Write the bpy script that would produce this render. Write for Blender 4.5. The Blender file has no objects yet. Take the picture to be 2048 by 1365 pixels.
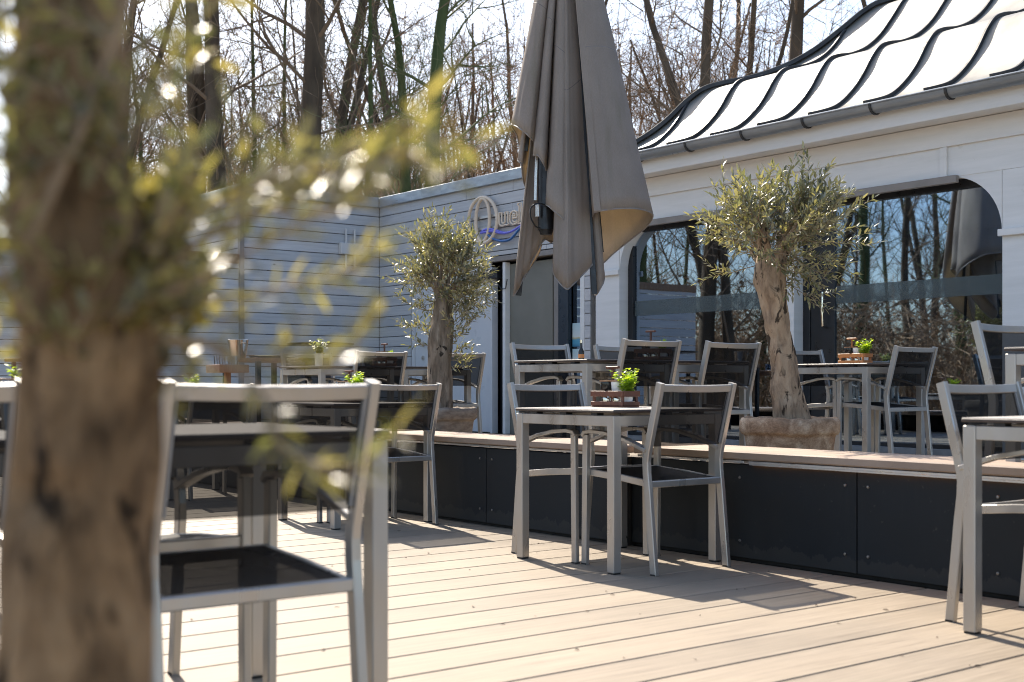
import bpy, bmesh, math, random
from mathutils import Vector, Matrix, Quaternion, noise
R = math.radians
SC = bpy.context.scene
COL = SC.collection
# ------------------------------------------------------------------ camera frame
F, HOR, H = 2525.0, 770.0, 0.84          # focal length (px of a 2048 wide frame), horizon row, eye height
YAW = R(52.0)
FW = Vector((-math.sin(YAW), math.cos(YAW), 0)); RT = Vector((math.cos(YAW), math.sin(YAW), 0))
def W(px, py, Y):
    """world point seen at pixel (px, py) at depth Y"""
    p = FW*Y + RT*((px-1024)/F*Y)
    return Vector((p.x, p.y, H-(py-HOR)/F*Y))
def YB(px, b):                            # depth of the pixel column on the plane y = b
    return b/(FW.y + RT.y*(px-1024)/F)
def YA(px, a):
    return a/(FW.x + RT.x*(px-1024)/F)
ZU = 0.265                                # upper terrace level
# ------------------------------------------------------------------ mesh builder
class MB:
    def __init__(s): s.v=[]; s.f=[]; s.m=[]; s.sm=[]
    def add(s, vs, fs, mat=0, smooth=False):
        o=len(s.v); s.v.extend(vs)
        for f in fs:
            s.f.append([i+o for i in f]); s.m.append(mat); s.sm.append(smooth)
    def box(s, x0,x1,y0,y1,z0,z1, c=0.0, mat=0, M=None):
        cx,cy,cz=(x0+x1)/2,(y0+y1)/2,(z0+z1)/2; h=((x1-x0)/2,(y1-y0)/2,(z1-z0)/2)
        c=min(c,min(abs(q) for q in h)*.49)
        vs=[];fs=[]
        if c<=0:
            for sx in(-1,1):
                for sy in(-1,1):
                    for sz in(-1,1): vs.append(Vector((cx+sx*h[0],cy+sy*h[1],cz+sz*h[2])))
            fs=[(0,1,3,2),(4,6,7,5),(0,4,5,1),(2,3,7,6),(0,2,6,4),(1,5,7,3)]
        else:
            idx={}
            for sx in(-1,1):
                for sy in(-1,1):
                    for sz in(-1,1):
                        for k in range(3):
                            d=[h[0]-c,h[1]-c,h[2]-c]; d[k]=h[k]
                            idx[(sx,sy,sz,k)]=len(vs); vs.append(Vector((cx+sx*d[0],cy+sy*d[1],cz+sz*d[2])))
            def key(k,sg,l,sl,m,smm,ax):
                t=[0,0,0]; t[k]=sg;t[l]=sl;t[m]=smm; return idx[(t[0],t[1],t[2],ax)]
            for k in range(3):
                l,m=(k+1)%3,(k+2)%3
                for sg in(-1,1):
                    q=[key(k,sg,l,-1,m,-1,k),key(k,sg,l,1,m,-1,k),key(k,sg,l,1,m,1,k),key(k,sg,l,-1,m,1,k)]
                    fs.append(q if sg>0 else q[::-1])
                for sg in(-1,1):
                    for sl in(-1,1):
                        q=[key(k,sg,l,sl,m,-1,k),key(k,sg,l,sl,m,-1,l),key(k,sg,l,sl,m,1,l),key(k,sg,l,sl,m,1,k)]
                        fs.append(q if sg*sl>0 else q[::-1])
            for sx in(-1,1):
                for sy in(-1,1):
                    for sz in(-1,1):
                        q=[idx[(sx,sy,sz,0)],idx[(sx,sy,sz,1)],idx[(sx,sy,sz,2)]]
                        fs.append(q if sx*sy*sz>0 else q[::-1])
        if M is not None: vs=[M@v for v in vs]
        s.add(vs,fs,mat)
    def tube(s, pts, rad, n=8, mat=0, cap=True, smooth=True, wob=None):
        pts=[Vector(p) for p in pts]; N=len(pts)
        if not hasattr(rad,'__len__'): rad=[rad]*N
        t0=(pts[1]-pts[0]).normalized()
        u=t0.orthogonal().normalized(); vs=[];fs=[]
        for i,p in enumerate(pts):
            t=(pts[min(i+1,N-1)]-pts[max(i-1,0)])
            t=t.normalized() if t.length>1e-9 else t0
            u=(u-t*u.dot(t)); u=u.normalized() if u.length>1e-6 else t.orthogonal().normalized()
            w=t.cross(u)
            for k in range(n):
                a=2*math.pi*k/n; r=rad[i]*(wob(p,a) if wob else 1)
                vs.append(p+(u*math.cos(a)+w*math.sin(a))*r)
        for i in range(N-1):
            for k in range(n):
                fs.append((i*n+k,i*n+(k+1)%n,(i+1)*n+(k+1)%n,(i+1)*n+k))
        if cap: fs.append(tuple(range(n))[::-1]); fs.append(tuple((N-1)*n+k for k in range(n)))
        s.add(vs,fs,mat,smooth)
    def sweep(s, pts, w, t, side, mat=0, c=0.25):
        """bar of width w along `side` and thickness t, along a path"""
        pts=[Vector(p) for p in pts]; N=len(pts); side=Vector(side).normalized(); vs=[];fs=[]
        a,b=w/2,t/2; q=c*min(a,b)
        prof=[(a-q,b),(-a+q,b),(-a,b-q),(-a,-b+q),(-a+q,-b),(a-q,-b),(a,-b+q),(a,b-q)]
        for i,p in enumerate(pts):
            d0=(pts[i]-pts[i-1]).normalized() if i>0 else None
            d1=(pts[i+1]-pts[i]).normalized() if i<N-1 else None
            d=(d0+d1).normalized() if d0 and d1 else (d0 or d1)
            k=1/max(.5,d.dot(d1)) if d0 and d1 else 1
            nn=d.cross(side).normalized(); sd=nn.cross(d).normalized()
            for x,y in prof: vs.append(p+sd*x+nn*(y*k))
        n=8
        for i in range(N-1):
            for k in range(n): fs.append((i*n+k,i*n+(k+1)%n,(i+1)*n+(k+1)%n,(i+1)*n+k))
        fs.append(tuple(range(n))[::-1]); fs.append(tuple((N-1)*n+k for k in range(n)))
        s.add(vs,fs,mat)
    def lathe(s, prof, cx,cy,cz, n=24, mat=0, smooth=True, wob=None, sx=1, sy=1):
        vs=[];fs=[];N=len(prof)
        for r,z in prof:
            for k in range(n):
                a=2*math.pi*k/n; rr=r*(wob(a,z) if wob else 1)
                vs.append(Vector((cx+rr*math.cos(a)*sx,cy+rr*math.sin(a)*sy,cz+z)))
        for i in range(N-1):
            for k in range(n): fs.append((i*n+k,i*n+(k+1)%n,(i+1)*n+(k+1)%n,(i+1)*n+k))
        if prof[0][0]>1e-5: fs.append(tuple(range(n))[::-1])
        if prof[-1][0]>1e-5: fs.append(tuple((N-1)*n+k for k in range(n)))
        s.add(vs,fs,mat,smooth)
    def grid(s, rows, mat=0, smooth=True, closed=False):
        n=len(rows[0]); vs=[v for r in rows for v in r]; fs=[]
        for i in range(len(rows)-1):
            for k in range(n if closed else n-1):
                fs.append((i*n+k,i*n+(k+1)%n,(i+1)*n+(k+1)%n,(i+1)*n+k))
        s.add(vs,fs,mat,smooth)
    def prism(s, poly, thick, axis='y', off=0.0, mat=0):
        """poly in the two other axes, extruded along axis from off to off+thick"""
        n=len(poly)
        def P(p,q):
            if axis=='y': return Vector((p[0],q,p[1]))
            if axis=='x': return Vector((q,p[0],p[1]))
            return Vector((p[0],p[1],q))
        vs=[P(p,off) for p in poly]+[P(p,off+thick) for p in poly]
        fs=[tuple(range(n)),tuple(range(n,2*n))[::-1]]+[(i,i+n,(i+1)%n+n,(i+1)%n) for i in range(n)]
        s.add(vs,fs,mat)
    def leaf(s, p, d, nrm, L, Wd, fold=.15, mat=0):
        d=d.normalized(); sd=d.cross(nrm)
        sd=sd.normalized() if sd.length>1e-6 else d.orthogonal().normalized()
        n=sd.cross(d)
        a=p; m1=p+d*(L*.33); m2=p+d*(L*.7)-n*(L*.04); t=p+d*L-n*(L*.10); c=n*(Wd*fold)
        vs=[a, m1+sd*(Wd*.46)+c, m2+sd*(Wd*.38)+c, t, m2-sd*(Wd*.38)+c, m1-sd*(Wd*.46)+c, m1, m2]
        s.add(vs,[(0,1,6),(1,2,7,6),(2,3,7),(0,6,5),(6,7,4,5),(7,3,4)],mat,True)
    def build(s, name, mats, parent=None, world=False, recalc=True, sharp=35):
        me=bpy.data.meshes.new(name)
        off=Vector(parent.location) if (parent is not None and world) else Vector((0,0,0))
        if parent is not None and world and parent.parent is not None: off=off+Vector(parent.parent.location)
        me.from_pydata([tuple(Vector(v)-off) for v in s.v],[],s.f)
        if not isinstance(mats,(list,tuple)): mats=[mats]
        for m in mats: me.materials.append(m)
        me.polygons.foreach_set('material_index',s.m); me.polygons.foreach_set('use_smooth',s.sm)
        if recalc:
            bm=bmesh.new(); bm.from_mesh(me); bmesh.ops.recalc_face_normals(bm,faces=bm.faces); bm.to_mesh(me); bm.free()
        me.update()
        if sharp and any(s.sm):
            try: me.set_sharp_from_angle(angle=R(sharp))
            except Exception: pass
        o=bpy.data.objects.new(name,me); COL.objects.link(o)
        if parent is not None: o.parent=parent
        return o
def empty(name, loc, rz=0):
    o=bpy.data.objects.new(name,None); COL.objects.link(o); o.empty_display_size=.1
    o.location=loc; o.rotation_euler=(0,0,rz); return o
def tag(o, label=None, cat=None, group=None, kind=None):
    if label: o['label']=label
    if cat: o['category']=cat
    if group: o['group']=group
    if kind: o['kind']=kind
    return o
def copy_tree(o, parent=None):
    c=o.copy(); COL.objects.link(c)
    if parent is not None: c.parent=parent
    for ch in list(o.children): copy_tree(ch,c)
    return c
# ------------------------------------------------------------------ materials
def newmat(name):
    m=bpy.data.materials.new(name); m.use_nodes=True; nt=m.node_tree
    b=nt.nodes['Principled BSDF']; return m,nt,b
def lk(nt,a,b): nt.links.new(a,b)
def nd(nt,t,**kw):
    n=nt.nodes.new(t)
    for k,v in kw.items(): setattr(n,k,v)
    return n
def coords(nt, scale=(1,1,1), kind='Object'):
    tc=nd(nt,'ShaderNodeTexCoord'); mp=nd(nt,'ShaderNodeMapping'); mp.inputs['Scale'].default_value=scale
    lk(nt,tc.outputs[kind],mp.inputs['Vector']); return mp.outputs[0]
def noise_n(nt, vec, scale=5, detail=4, rough=.55, dist=0):
    n=nd(nt,'ShaderNodeTexNoise'); n.inputs['Scale'].default_value=scale; n.inputs['Detail'].default_value=detail
    n.inputs['Roughness'].default_value=rough; n.inputs['Distortion'].default_value=dist
    lk(nt,vec,n.inputs['Vector']); return n.outputs['Fac']
def ramp(nt, fac, stops):
    r=nd(nt,'ShaderNodeValToRGB'); e=r.color_ramp.elements
    while len(e)<len(stops): e.new(.5)
    for el,(p,c) in zip(e,stops):
        el.position=p; el.color=(c[0],c[1],c[2],1) if hasattr(c,'__len__') else (c,c,c,1)
    lk(nt,fac,r.inputs['Fac']); return r.outputs['Color']
def mixc(nt, fac, a, b, mode='MIX'):
    n=nd(nt,'ShaderNodeMix',data_type='RGBA',blend_type=mode)
    for sock,v in((n.inputs[0],fac),(n.inputs[6],a),(n.inputs[7],b)):
        if hasattr(v,'is_linked'): lk(nt,v,sock)
        elif hasattr(v,'__len__'): sock.default_value=(v[0],v[1],v[2],1)
        else: sock.default_value=v
    return n.outputs[2]
def bump(nt, b, h, strength=.3, dist=.01):
    n=nd(nt,'ShaderNodeBump'); n.inputs['Strength'].default_value=strength; n.inputs['Distance'].default_value=dist
    lk(nt,h,n.inputs['Height']); lk(nt,n.outputs[0],b.inputs['Normal'])
def rich(name, c1, c2, scale=8, stretch=(1,1,1), rough=.5, metal=0, bmp=0, bdist=.005, spec=.5, detail=5, kind='Object', rvar=.15):
    m,nt,b=newmat(name); v=coords(nt,stretch,kind)
    f=noise_n(nt,v,scale,detail)
    lk(nt,ramp(nt,f,[(.3,c1),(.7,c2)]),b.inputs['Base Color'])
    f2=noise_n(nt,v,scale*2.3,3)
    lk(nt,ramp(nt,f2,[(.3,max(.02,rough-rvar)),(.7,min(1,rough+rvar))]),b.inputs['Roughness'])
    b.inputs['Metallic'].default_value=metal; b.inputs['Specular IOR Level'].default_value=spec
    if bmp: bump(nt,b,noise_n(nt,v,scale*4,4),bmp,bdist)
    return m
M={}
M['alu']=rich('brushed_aluminium',(.40,.385,.36),(.47,.455,.43),5,(1,1,.3),.36,.7)
M['alu_dark']=rich('grey_cap',(.2,.2,.2),(.26,.26,.26),14,rough=.5)
M['hpl_top']=rich('table_top_laminate',(.40,.37,.33),(.48,.44,.40),30,(1,6,1),.42,0,.04,.001)  # laminate tone lightened: grazing sun sheen is put into the base colour
M['hpl_edge']=rich('table_edge',(.045,.033,.03),(.07,.052,.045),20,rough=.45)
M['gap']=rich('black_spacer',(.01,.01,.01),(.015,.015,.015),5,rough=.6)
def m_sling():
    m,nt,b=newmat('textile_mesh'); out=nt.nodes['Material Output']
    v=coords(nt)
    lk(nt,ramp(nt,noise_n(nt,v,9,4),[(.3,(.007,.0065,.0065)),(.7,(.012,.011,.0105))]),b.inputs['Base Color'])
    b.inputs['Roughness'].default_value=.65; b.inputs['Specular IOR Level'].default_value=.15
    t=nd(nt,'ShaderNodeBsdfTransparent'); mx=nd(nt,'ShaderNodeMixShader')
    mx.inputs[0].default_value=.15
    lk(nt,b.outputs[0],mx.inputs[1]); lk(nt,t.outputs[0],mx.inputs[2]); lk(nt,mx.outputs[0],out.inputs[0])
    return m
M['sling']=m_sling()
def m_deck(name, c1, c2, c3, sp=.235, x0=0.0, axis=0, rough=.62):
    m,nt,b=newmat(name); tc=nd(nt,'ShaderNodeTexCoord'); sx=nd(nt,'ShaderNodeSeparateXYZ'); lk(nt,tc.outputs['Object'],sx.inputs[0])
    d=nd(nt,'ShaderNodeMath',operation='SUBTRACT'); lk(nt,sx.outputs[axis],d.inputs[0]); d.inputs[1].default_value=x0
    q=nd(nt,'ShaderNodeMath',operation='DIVIDE'); lk(nt,d.outputs[0],q.inputs[0]); q.inputs[1].default_value=sp
    fl=nd(nt,'ShaderNodeMath',operation='FLOOR'); lk(nt,q.outputs[0],fl.inputs[0])
    wn=nd(nt,'ShaderNodeTexWhiteNoise',noise_dimensions='1D'); lk(nt,fl.outputs[0],wn.inputs['W'])
    st=[3,3,3]; st[axis]=90; st[1-axis]=2.2
    v=coords(nt,tuple(st)); off=nd(nt,'ShaderNodeVectorMath',operation='ADD'); lk(nt,v,off.inputs[0]); lk(nt,wn.outputs['Color'],off.inputs[1])
    g=noise_n(nt,off.outputs[0],1.2,6,.65)
    col=ramp(nt,g,[(.25,c1),(.5,c2),(.75,c3)])
    big=noise_n(nt,coords(nt),1.3,5,.6)
    col=mixc(nt,1.0,col,ramp(nt,big,[(.3,(.86,.86,.87)),(.7,(1.06,1.05,1.03))]),'MULTIPLY')
    col=mixc(nt,1.0,col,ramp(nt,wn.outputs['Value'],[(0,(.9,.9,.9)),(1,(1.06,1.05,1.04))]),'MULTIPLY')
    sp2=noise_n(nt,coords(nt),55,2,.5); col=mixc(nt,ramp(nt,sp2,[(.7,0),(.78,.35)]),col,(.1,.08,.065))
    lk(nt,col,b.inputs['Base Color'])
    lk(nt,ramp(nt,g,[(.3,rough-.1),(.7,rough+.12)]),b.inputs['Roughness']); b.inputs['Specular IOR Level'].default_value=.35
    bump(nt,b,g,.25,.003); return m
M['deck']=m_deck('composite_decking',(.185,.15,.11),(.28,.23,.172),(.355,.296,.226))
M['plank']=m_deck('composite_bench_plank',(.29,.215,.165),(.37,.28,.215),(.43,.335,.265),.3,0,1)
M['under']=rich('shadow_gap',(.02,.018,.016),(.03,.027,.024),4,rough=.9)
M['panel']=rich('anthracite_panel',(.0105,.0135,.0165),(.0175,.0215,.025),3,rough=.6,bmp=.03,bdist=.002,spec=.25,rvar=.1)
def m_panel():
    m,nt,b=newmat('anthracite_panel_dusty'); g=noise_n(nt,coords(nt),2.2,6,.6)
    col=ramp(nt,g,[(.3,(.0085,.0118,.015)),(.7,(.0145,.019,.023))])
    tc=nd(nt,'ShaderNodeTexCoord'); sx=nd(nt,'ShaderNodeSeparateXYZ'); lk(nt,tc.outputs['Object'],sx.inputs[0])
    ad=nd(nt,'ShaderNodeMath',operation='MULTIPLY_ADD'); lk(nt,noise_n(nt,coords(nt,(3,3,1)),4,5,.7),ad.inputs[0]); ad.inputs[1].default_value=-.16; lk(nt,sx.outputs[2],ad.inputs[2])
    col=mixc(nt,ramp(nt,ad.outputs[0],[(-.10,.22),(.0,0)]),col,(.085,.075,.062))
    sp=noise_n(nt,coords(nt),38,3,.6); col=mixc(nt,ramp(nt,sp,[(.68,0),(.75,.35)]),col,(.09,.085,.075))
    run=noise_n(nt,coords(nt,(14,14,.8)),1.5,5,.65); col=mixc(nt,ramp(nt,run,[(.58,0),(.8,.12)]),col,(.05,.052,.052))
    lk(nt,col,b.inputs['Base Color']); lk(nt,ramp(nt,g,[(.3,.48),(.7,.66)]),b.inputs['Roughness']); b.inputs['Specular IOR Level'].default_value=.28
    bump(nt,b,noise_n(nt,coords(nt),1.4,2),.06,.01); return m
M['panel']=m_panel()
M['screw']=rich('steel_screw',(.15,.15,.15),(.3,.3,.3),40,rough=.35,metal=.8)
M['strip']=rich('aluminium_strip',(.5,.5,.5),(.62,.62,.6),10,(.3,4,4),.35,.7)
def m_clad(name, c1, c2, c3):
    m,nt,b=newmat(name); tc=nd(nt,'ShaderNodeTexCoord'); sx=nd(nt,'ShaderNodeSeparateXYZ'); lk(nt,tc.outputs['Object'],sx.inputs[0])
    q=nd(nt,'ShaderNodeMath',operation='DIVIDE'); lk(nt,sx.outputs[2],q.inputs[0]); q.inputs[1].default_value=.134
    fl=nd(nt,'ShaderNodeMath',operation='FLOOR'); lk(nt,q.outputs[0],fl.inputs[0])
    wn=nd(nt,'ShaderNodeTexWhiteNoise',noise_dimensions='1D'); lk(nt,fl.outputs[0],wn.inputs['W'])
    v=coords(nt,(1.3,1.3,26)); off=nd(nt,'ShaderNodeVectorMath',operation='ADD'); lk(nt,v,off.inputs[0]); lk(nt,wn.outputs['Color'],off.inputs[1])
    g=noise_n(nt,off.outputs[0],1.6,6,.62,.6)
    col=ramp(nt,g,[(.25,c1),(.5,c2),(.78,c3)])
    col=mixc(nt,1,col,ramp(nt,wn.outputs['Value'],[(0,(.86,.87,.88)),(1,(1.08,1.06,1.05))]),'MULTIPLY')
    k=nd(nt,'ShaderNodeTexVoronoi'); k.inputs['Scale'].default_value=2.6; lk(nt,coords(nt,(1,1,2.2)),k.inputs['Vector'])
    col=mixc(nt,ramp(nt,k.outputs['Distance'],[(.03,.7),(.07,0)]),col,(.13,.115,.10))
    lk(nt,col,b.inputs['Base Color']); b.inputs['Roughness'].default_value=.62
    bump(nt,b,g,.3,.004); return m
M['clad']=m_clad('grey_timber_cladding',(.42,.43,.44),(.52,.525,.53),(.60,.60,.595))
M['coping']=rich('zinc_coping',(.24,.27,.30),(.34,.37,.40),3,(1,1,3),.42,.5,.03)
M['zinc_dark']=rich('weathered_zinc',(.030,.031,.033),(.065,.065,.066),5,rough=.5,metal=.3)
def m_white():
    m,nt,b=newmat('white_painted_timber'); v=coords(nt,(1,1,1))
    g=noise_n(nt,coords(nt,(.7,.7,7)),2.2,6,.6,.4)
    col=ramp(nt,g,[(.25,(.68,.68,.66)),(.6,(.76,.755,.74)),(.85,(.80,.79,.77))])
    w=noise_n(nt,v,2.3,7,.7,.5); msk=ramp(nt,w,[(.66,0),(.72,.55)])
    col=mixc(nt,msk,col,(.45,.42,.36)); lk(nt,col,b.inputs['Base Color']); b.inputs['Roughness'].default_value=.5
    bump(nt,b,g,.15,.003); return m
M['white']=m_white()
M['white_door']=rich('white_door_leaf',(.60,.61,.63),(.66,.67,.68),2,rough=.4)
M['beige']=rich('beige_panel',(.17,.16,.13),(.21,.20,.165),2,rough=.5)
M['soffit']=rich('taupe_trim',(.22,.20,.18),(.28,.25,.23),6,rough=.5)
M['black']=rich('black_frame',(.008,.009,.011),(.014,.015,.018),6,rough=.4)
M['bluedark']=rich('dark_blue_frame',(.014,.024,.036),(.02,.032,.046),6,rough=.35)
def m_roof():
    m,nt,b=newmat('pale_sheet_roof'); g=noise_n(nt,coords(nt,(1,1,1)),1.6,6,.6)
    col=ramp(nt,g,[(.3,(.15,.145,.12)),(.5,(.23,.222,.195)),(.8,(.30,.292,.265))])
    s=noise_n(nt,coords(nt,(9,1,1)),1.5,5,.6); col=mixc(nt,ramp(nt,s,[(.62,0),(.75,.35)]),col,(.42,.37,.25))
    lk(nt,col,b.inputs['Base Color']); b.inputs['Metallic'].default_value=.25
    lk(nt,ramp(nt,g,[(.3,.36),(.7,.52)]),b.inputs['Roughness']); bump(nt,b,noise_n(nt,coords(nt),3,3),.08,.02); return m
M['roof']=m_roof()
def m_glass(name, tint=(.62,.66,.66), k=6.0, base=.11):
    m,nt,b=newmat(name); out=nt.nodes['Material Output']; nt.nodes.remove(b)
    t=nd(nt,'ShaderNodeBsdfTransparent'); t.inputs[0].default_value=(*tint,1)
    g=nd(nt,'ShaderNodeBsdfGlossy'); g.inputs['Roughness'].default_value=.012; g.inputs[0].default_value=(.62,.77,.96,1)
    fr=nd(nt,'ShaderNodeFresnel'); fr.inputs[0].default_value=1.5
    mm=nd(nt,'ShaderNodeMath',operation='MULTIPLY_ADD'); lk(nt,fr.outputs[0],mm.inputs[0]); mm.inputs[1].default_value=k; mm.inputs[2].default_value=base; mm.use_clamp=True
    nz=noise_n(nt,coords(nt,(1,1,1)),1.1,2); bp=nd(nt,'ShaderNodeBump'); bp.inputs['Strength'].default_value=.05; bp.inputs['Distance'].default_value=.01
    lk(nt,nz,bp.inputs['Height']); lk(nt,bp.outputs[0],g.inputs['Normal'])
    mx=nd(nt,'ShaderNodeMixShader'); lk(nt,mm.outputs[0],mx.inputs[0]); lk(nt,t.outputs[0],mx.inputs[1]); lk(nt,g.outputs[0],mx.inputs[2]); lk(nt,mx.outputs[0],out.inputs[0])
    return m
M['glass']=m_glass('window_glass')
M['glass_clear']=m_glass('clear_glass',(.90,.92,.93),4,.16)
def m_frost():
    m,nt,b=newmat('frosted_film'); out=nt.nodes['Material Output']
    b.inputs['Base Color'].default_value=(.13,.165,.165,1); b.inputs['Roughness'].default_value=.45
    t=nd(nt,'ShaderNodeBsdfTransparent'); mx=nd(nt,'ShaderNodeMixShader')
    lk(nt,ramp(nt,noise_n(nt,coords(nt),3,3),[(.3,.56),(.7,.70)]),mx.inputs[0]); lk(nt,b.outputs[0],mx.inputs[1]); lk(nt,t.outputs[0],mx.inputs[2]); lk(nt,mx.outputs[0],out.inputs[0]); return m
M['frost']=m_frost()
def m_fabric():
    m,nt,b=newmat('taupe_canopy_fabric'); out=nt.nodes['Material Output']
    v=coords(nt,(1,1,1)); g=noise_n(nt,v,3,6,.6); st=noise_n(nt,coords(nt,(6,6,.9)),1.5,5,.6)
    col=ramp(nt,g,[(.3,(.305,.270,.240)),(.7,(.395,.352,.315))])
    col=mixc(nt,ramp(nt,st,[(.56,0),(.72,.45)]),col,(.20,.195,.15))
    fine=noise_n(nt,coords(nt,(1,1,.4)),160,2); col=mixc(nt,1,col,ramp(nt,fine,[(.3,(.88,.88,.88)),(.7,(1.08,1.08,1.08))]),'MULTIPLY')
    lk(nt,col,b.inputs['Base Color']); b.inputs['Roughness'].default_value=.8; b.inputs['Specular IOR Level'].default_value=.2
    bump(nt,b,fine,.2,.002)
    tr=nd(nt,'ShaderNodeBsdfTranslucent'); tr.inputs[0].default_value=(.80,.66,.46,1)
    mx=nd(nt,'ShaderNodeMixShader'); mx.inputs[0].default_value=.30; lk(nt,b.outputs[0],mx.inputs[1]); lk(nt,tr.outputs[0],mx.inputs[2]); lk(nt,mx.outputs[0],out.inputs[0]); return m
M['fabric']=m_fabric()
def m_leaf(name, top, under, trans, gloss=.3, tmix=.38, var=.5):
    m,nt,b=newmat(name); out=nt.nodes['Material Output']
    g=nd(nt,'ShaderNodeNewGeometry')
    c=mixc(nt,g.outputs['Backfacing'],top,under)
    c=mixc(nt,1,c,ramp(nt,g.outputs['Random Per Island'],[(0,(1-var,1-var,1-var*.8)),(1,(1+var,1+var*.9,1+var*.3))]),'MULTIPLY')
    lk(nt,c,b.inputs['Base Color']); b.inputs['Roughness'].default_value=gloss; b.inputs['Specular IOR Level'].default_value=1.0
    tr=nd(nt,'ShaderNodeBsdfTranslucent')
    lk(nt,mixc(nt,1,trans,ramp(nt,g.outputs['Random Per Island'],[(0,(.5,.6,.5)),(1,(1.3,1.15,.9))]),'MULTIPLY'),tr.inputs[0])
    mx=nd(nt,'ShaderNodeMixShader'); mx.inputs[0].default_value=tmix; lk(nt,b.outputs[0],mx.inputs[1]); lk(nt,tr.outputs[0],mx.inputs[2]); lk(nt,mx.outputs[0],out.inputs[0]); return m
M['olive']=m_leaf('olive_leaf',(.105,.115,.066),(.32,.325,.26),(.40,.38,.11),.36,.28)
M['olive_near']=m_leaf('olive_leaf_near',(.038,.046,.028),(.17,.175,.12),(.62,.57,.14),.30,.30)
M['herb']=m_leaf('herb_leaf',(.17,.29,.02),(.20,.33,.04),(.62,.82,.03),.45,.5,.35)
M['herb_grey']=m_leaf('pale_shrub_leaf',(.13,.17,.08),(.2,.24,.14),(.45,.50,.15),.45,.4,.35)
def m_bark(name, c1, c2, c3, scale=7, stretch=(1,1,.35), scar=.62, bst=.7, bd=.012):
    m,nt,b=newmat(name); v=coords(nt,stretch); g=noise_n(nt,v,scale,7,.62,.4)
    col=ramp(nt,g,[(.28,c1),(.5,c2),(.72,c3)])
    s=noise_n(nt,coords(nt,(1,1,.5)),scale*.55,5,.6,1.2); col=mixc(nt,ramp(nt,s,[(scar,0),(scar+.05,.9)]),col,tuple(x*.18 for x in c1))
    lk(nt,col,b.inputs['Base Color']); b.inputs['Roughness'].default_value=.8; b.inputs['Specular IOR Level'].default_value=.2
    bump(nt,b,noise_n(nt,v,scale*3,6,.65),bst,bd); return m
M['bark']=m_bark('olive_bark',(.12,.08,.055),(.36,.262,.175),(.50,.385,.27),17,(1,1,.4),.545)
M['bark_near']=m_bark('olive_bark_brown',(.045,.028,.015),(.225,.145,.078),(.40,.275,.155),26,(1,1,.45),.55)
M['bark_old']=m_bark('olive_bark_grey',(.07,.055,.04),(.20,.16,.12),(.36,.30,.235),24,(1,1,.22),.59)
M['twig']=rich('olive_twig',(.20,.14,.085),(.36,.27,.18),20,rough=.7)
M['wood_trunk']=m_bark('forest_bark',(.05,.037,.026),(.10,.074,.050),(.17,.125,.085),2.5,(1,1,.25),.66,.8,.04)
M['wood_moss']=m_bark('mossy_bark',(.045,.065,.025),(.075,.10,.038),(.12,.135,.06),2.5,(1,1,.25),.7,.8,.04)
M['twig_dark']=rich('bare_twig',(.12,.080,.048),(.25,.170,.105),1.5,rough=.8)
M['twig_warm']=rich('bare_twig_brown',(.22,.135,.075),(.42,.275,.155),1.2,rough=.8)
M['twig_warm_dark']=rich('dry_leaf_bits',(.05,.03,.018),(.12,.075,.04),9,rough=.8)
M['twig_green']=rich('bare_twig_mossy',(.08,.09,.03),(.15,.15,.06),1.5,rough=.8)
def m_burlap():
    m,nt,b=newmat('burlap_wrap'); v=coords(nt); g=noise_n(nt,v,9,6,.65,.6)
    col=ramp(nt,g,[(.25,(.15,.085,.05)),(.5,(.38,.265,.175)),(.70,(.60,.48,.35))])
    f=noise_n(nt,coords(nt,(1,1,2.5)),90,2); col=mixc(nt,1,col,ramp(nt,f,[(.3,(.75,.75,.75)),(.7,(1.15,1.15,1.15))]),'MULTIPLY')
    lk(nt,col,b.inputs['Base Color']); b.inputs['Roughness'].default_value=.9; b.inputs['Specular IOR Level'].default_value=.15
    bump(nt,b,f,.5,.004); return m
M['burlap']=m_burlap()
M['burlap_grey']=rich('weathered_burlap',(.17,.13,.10),(.33,.27,.21),14,(1,1,3),.9,0,.6,.01)
M['soil']=rich('soil',(.04,.028,.02),(.07,.05,.035),20,rough=.95,bmp=.8,bdist=.01)
M['wood_red']=rich('red_brown_wood',(.085,.030,.018),(.15,.055,.030),10,(6,1,1),.45,0,.1,.001)
M['wood_orange']=rich('orange_wood',(.36,.13,.035),(.46,.19,.06),10,(6,1,1),.45)
M['wood_mid']=rich('brown_wood',(.20,.10,.05),(.30,.17,.09),9,(1,6,1),.5)
M['wood_light']=rich('pale_oak',(.26,.18,.09),(.36,.26,.14),9,(1,1,4),.5)
M['steel']=rich('polished_steel',(.66,.62,.55),(.78,.74,.67),9,rough=.13,metal=1,rvar=.05)
M['porcelain']=rich('white_porcelain',(.72,.71,.69),(.78,.77,.75),6,rough=.25)
M['blackcup']=rich('black_glaze',(.012,.011,.010),(.02,.018,.016),6,rough=.2)
M['pot_pale']=rich('pale_pot',(.52,.47,.40),(.60,.55,.47),9,rough=.6)
M['plastic_black']=rich('black_plastic',(.012,.013,.015),(.02,.021,.024),9,rough=.38)
M['box_grey']=rich('light_grey_box',(.58,.57,.55),(.64,.63,.61),4,rough=.4)
M['sign_cream']=rich('cream_sign_tube',(.72,.58,.44),(.78,.65,.50),9,rough=.35)
M['sign_violet']=rich('violet_sign_tube',(.13,.13,.62),(.17,.17,.70),9,rough=.35)
M['sign_blue']=rich('blue_sign_tube',(.018,.10,.30),(.03,.14,.38),9,rough=.35)
M['ground']=rich('forest_floor',(.10,.075,.05),(.19,.145,.10),.6,rough=.95,bmp=.6,bdist=.05,detail=9)
M['room']=rich('dark_room',(.030,.026,.022),(.05,.043,.037),2,rough=.7)
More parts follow.
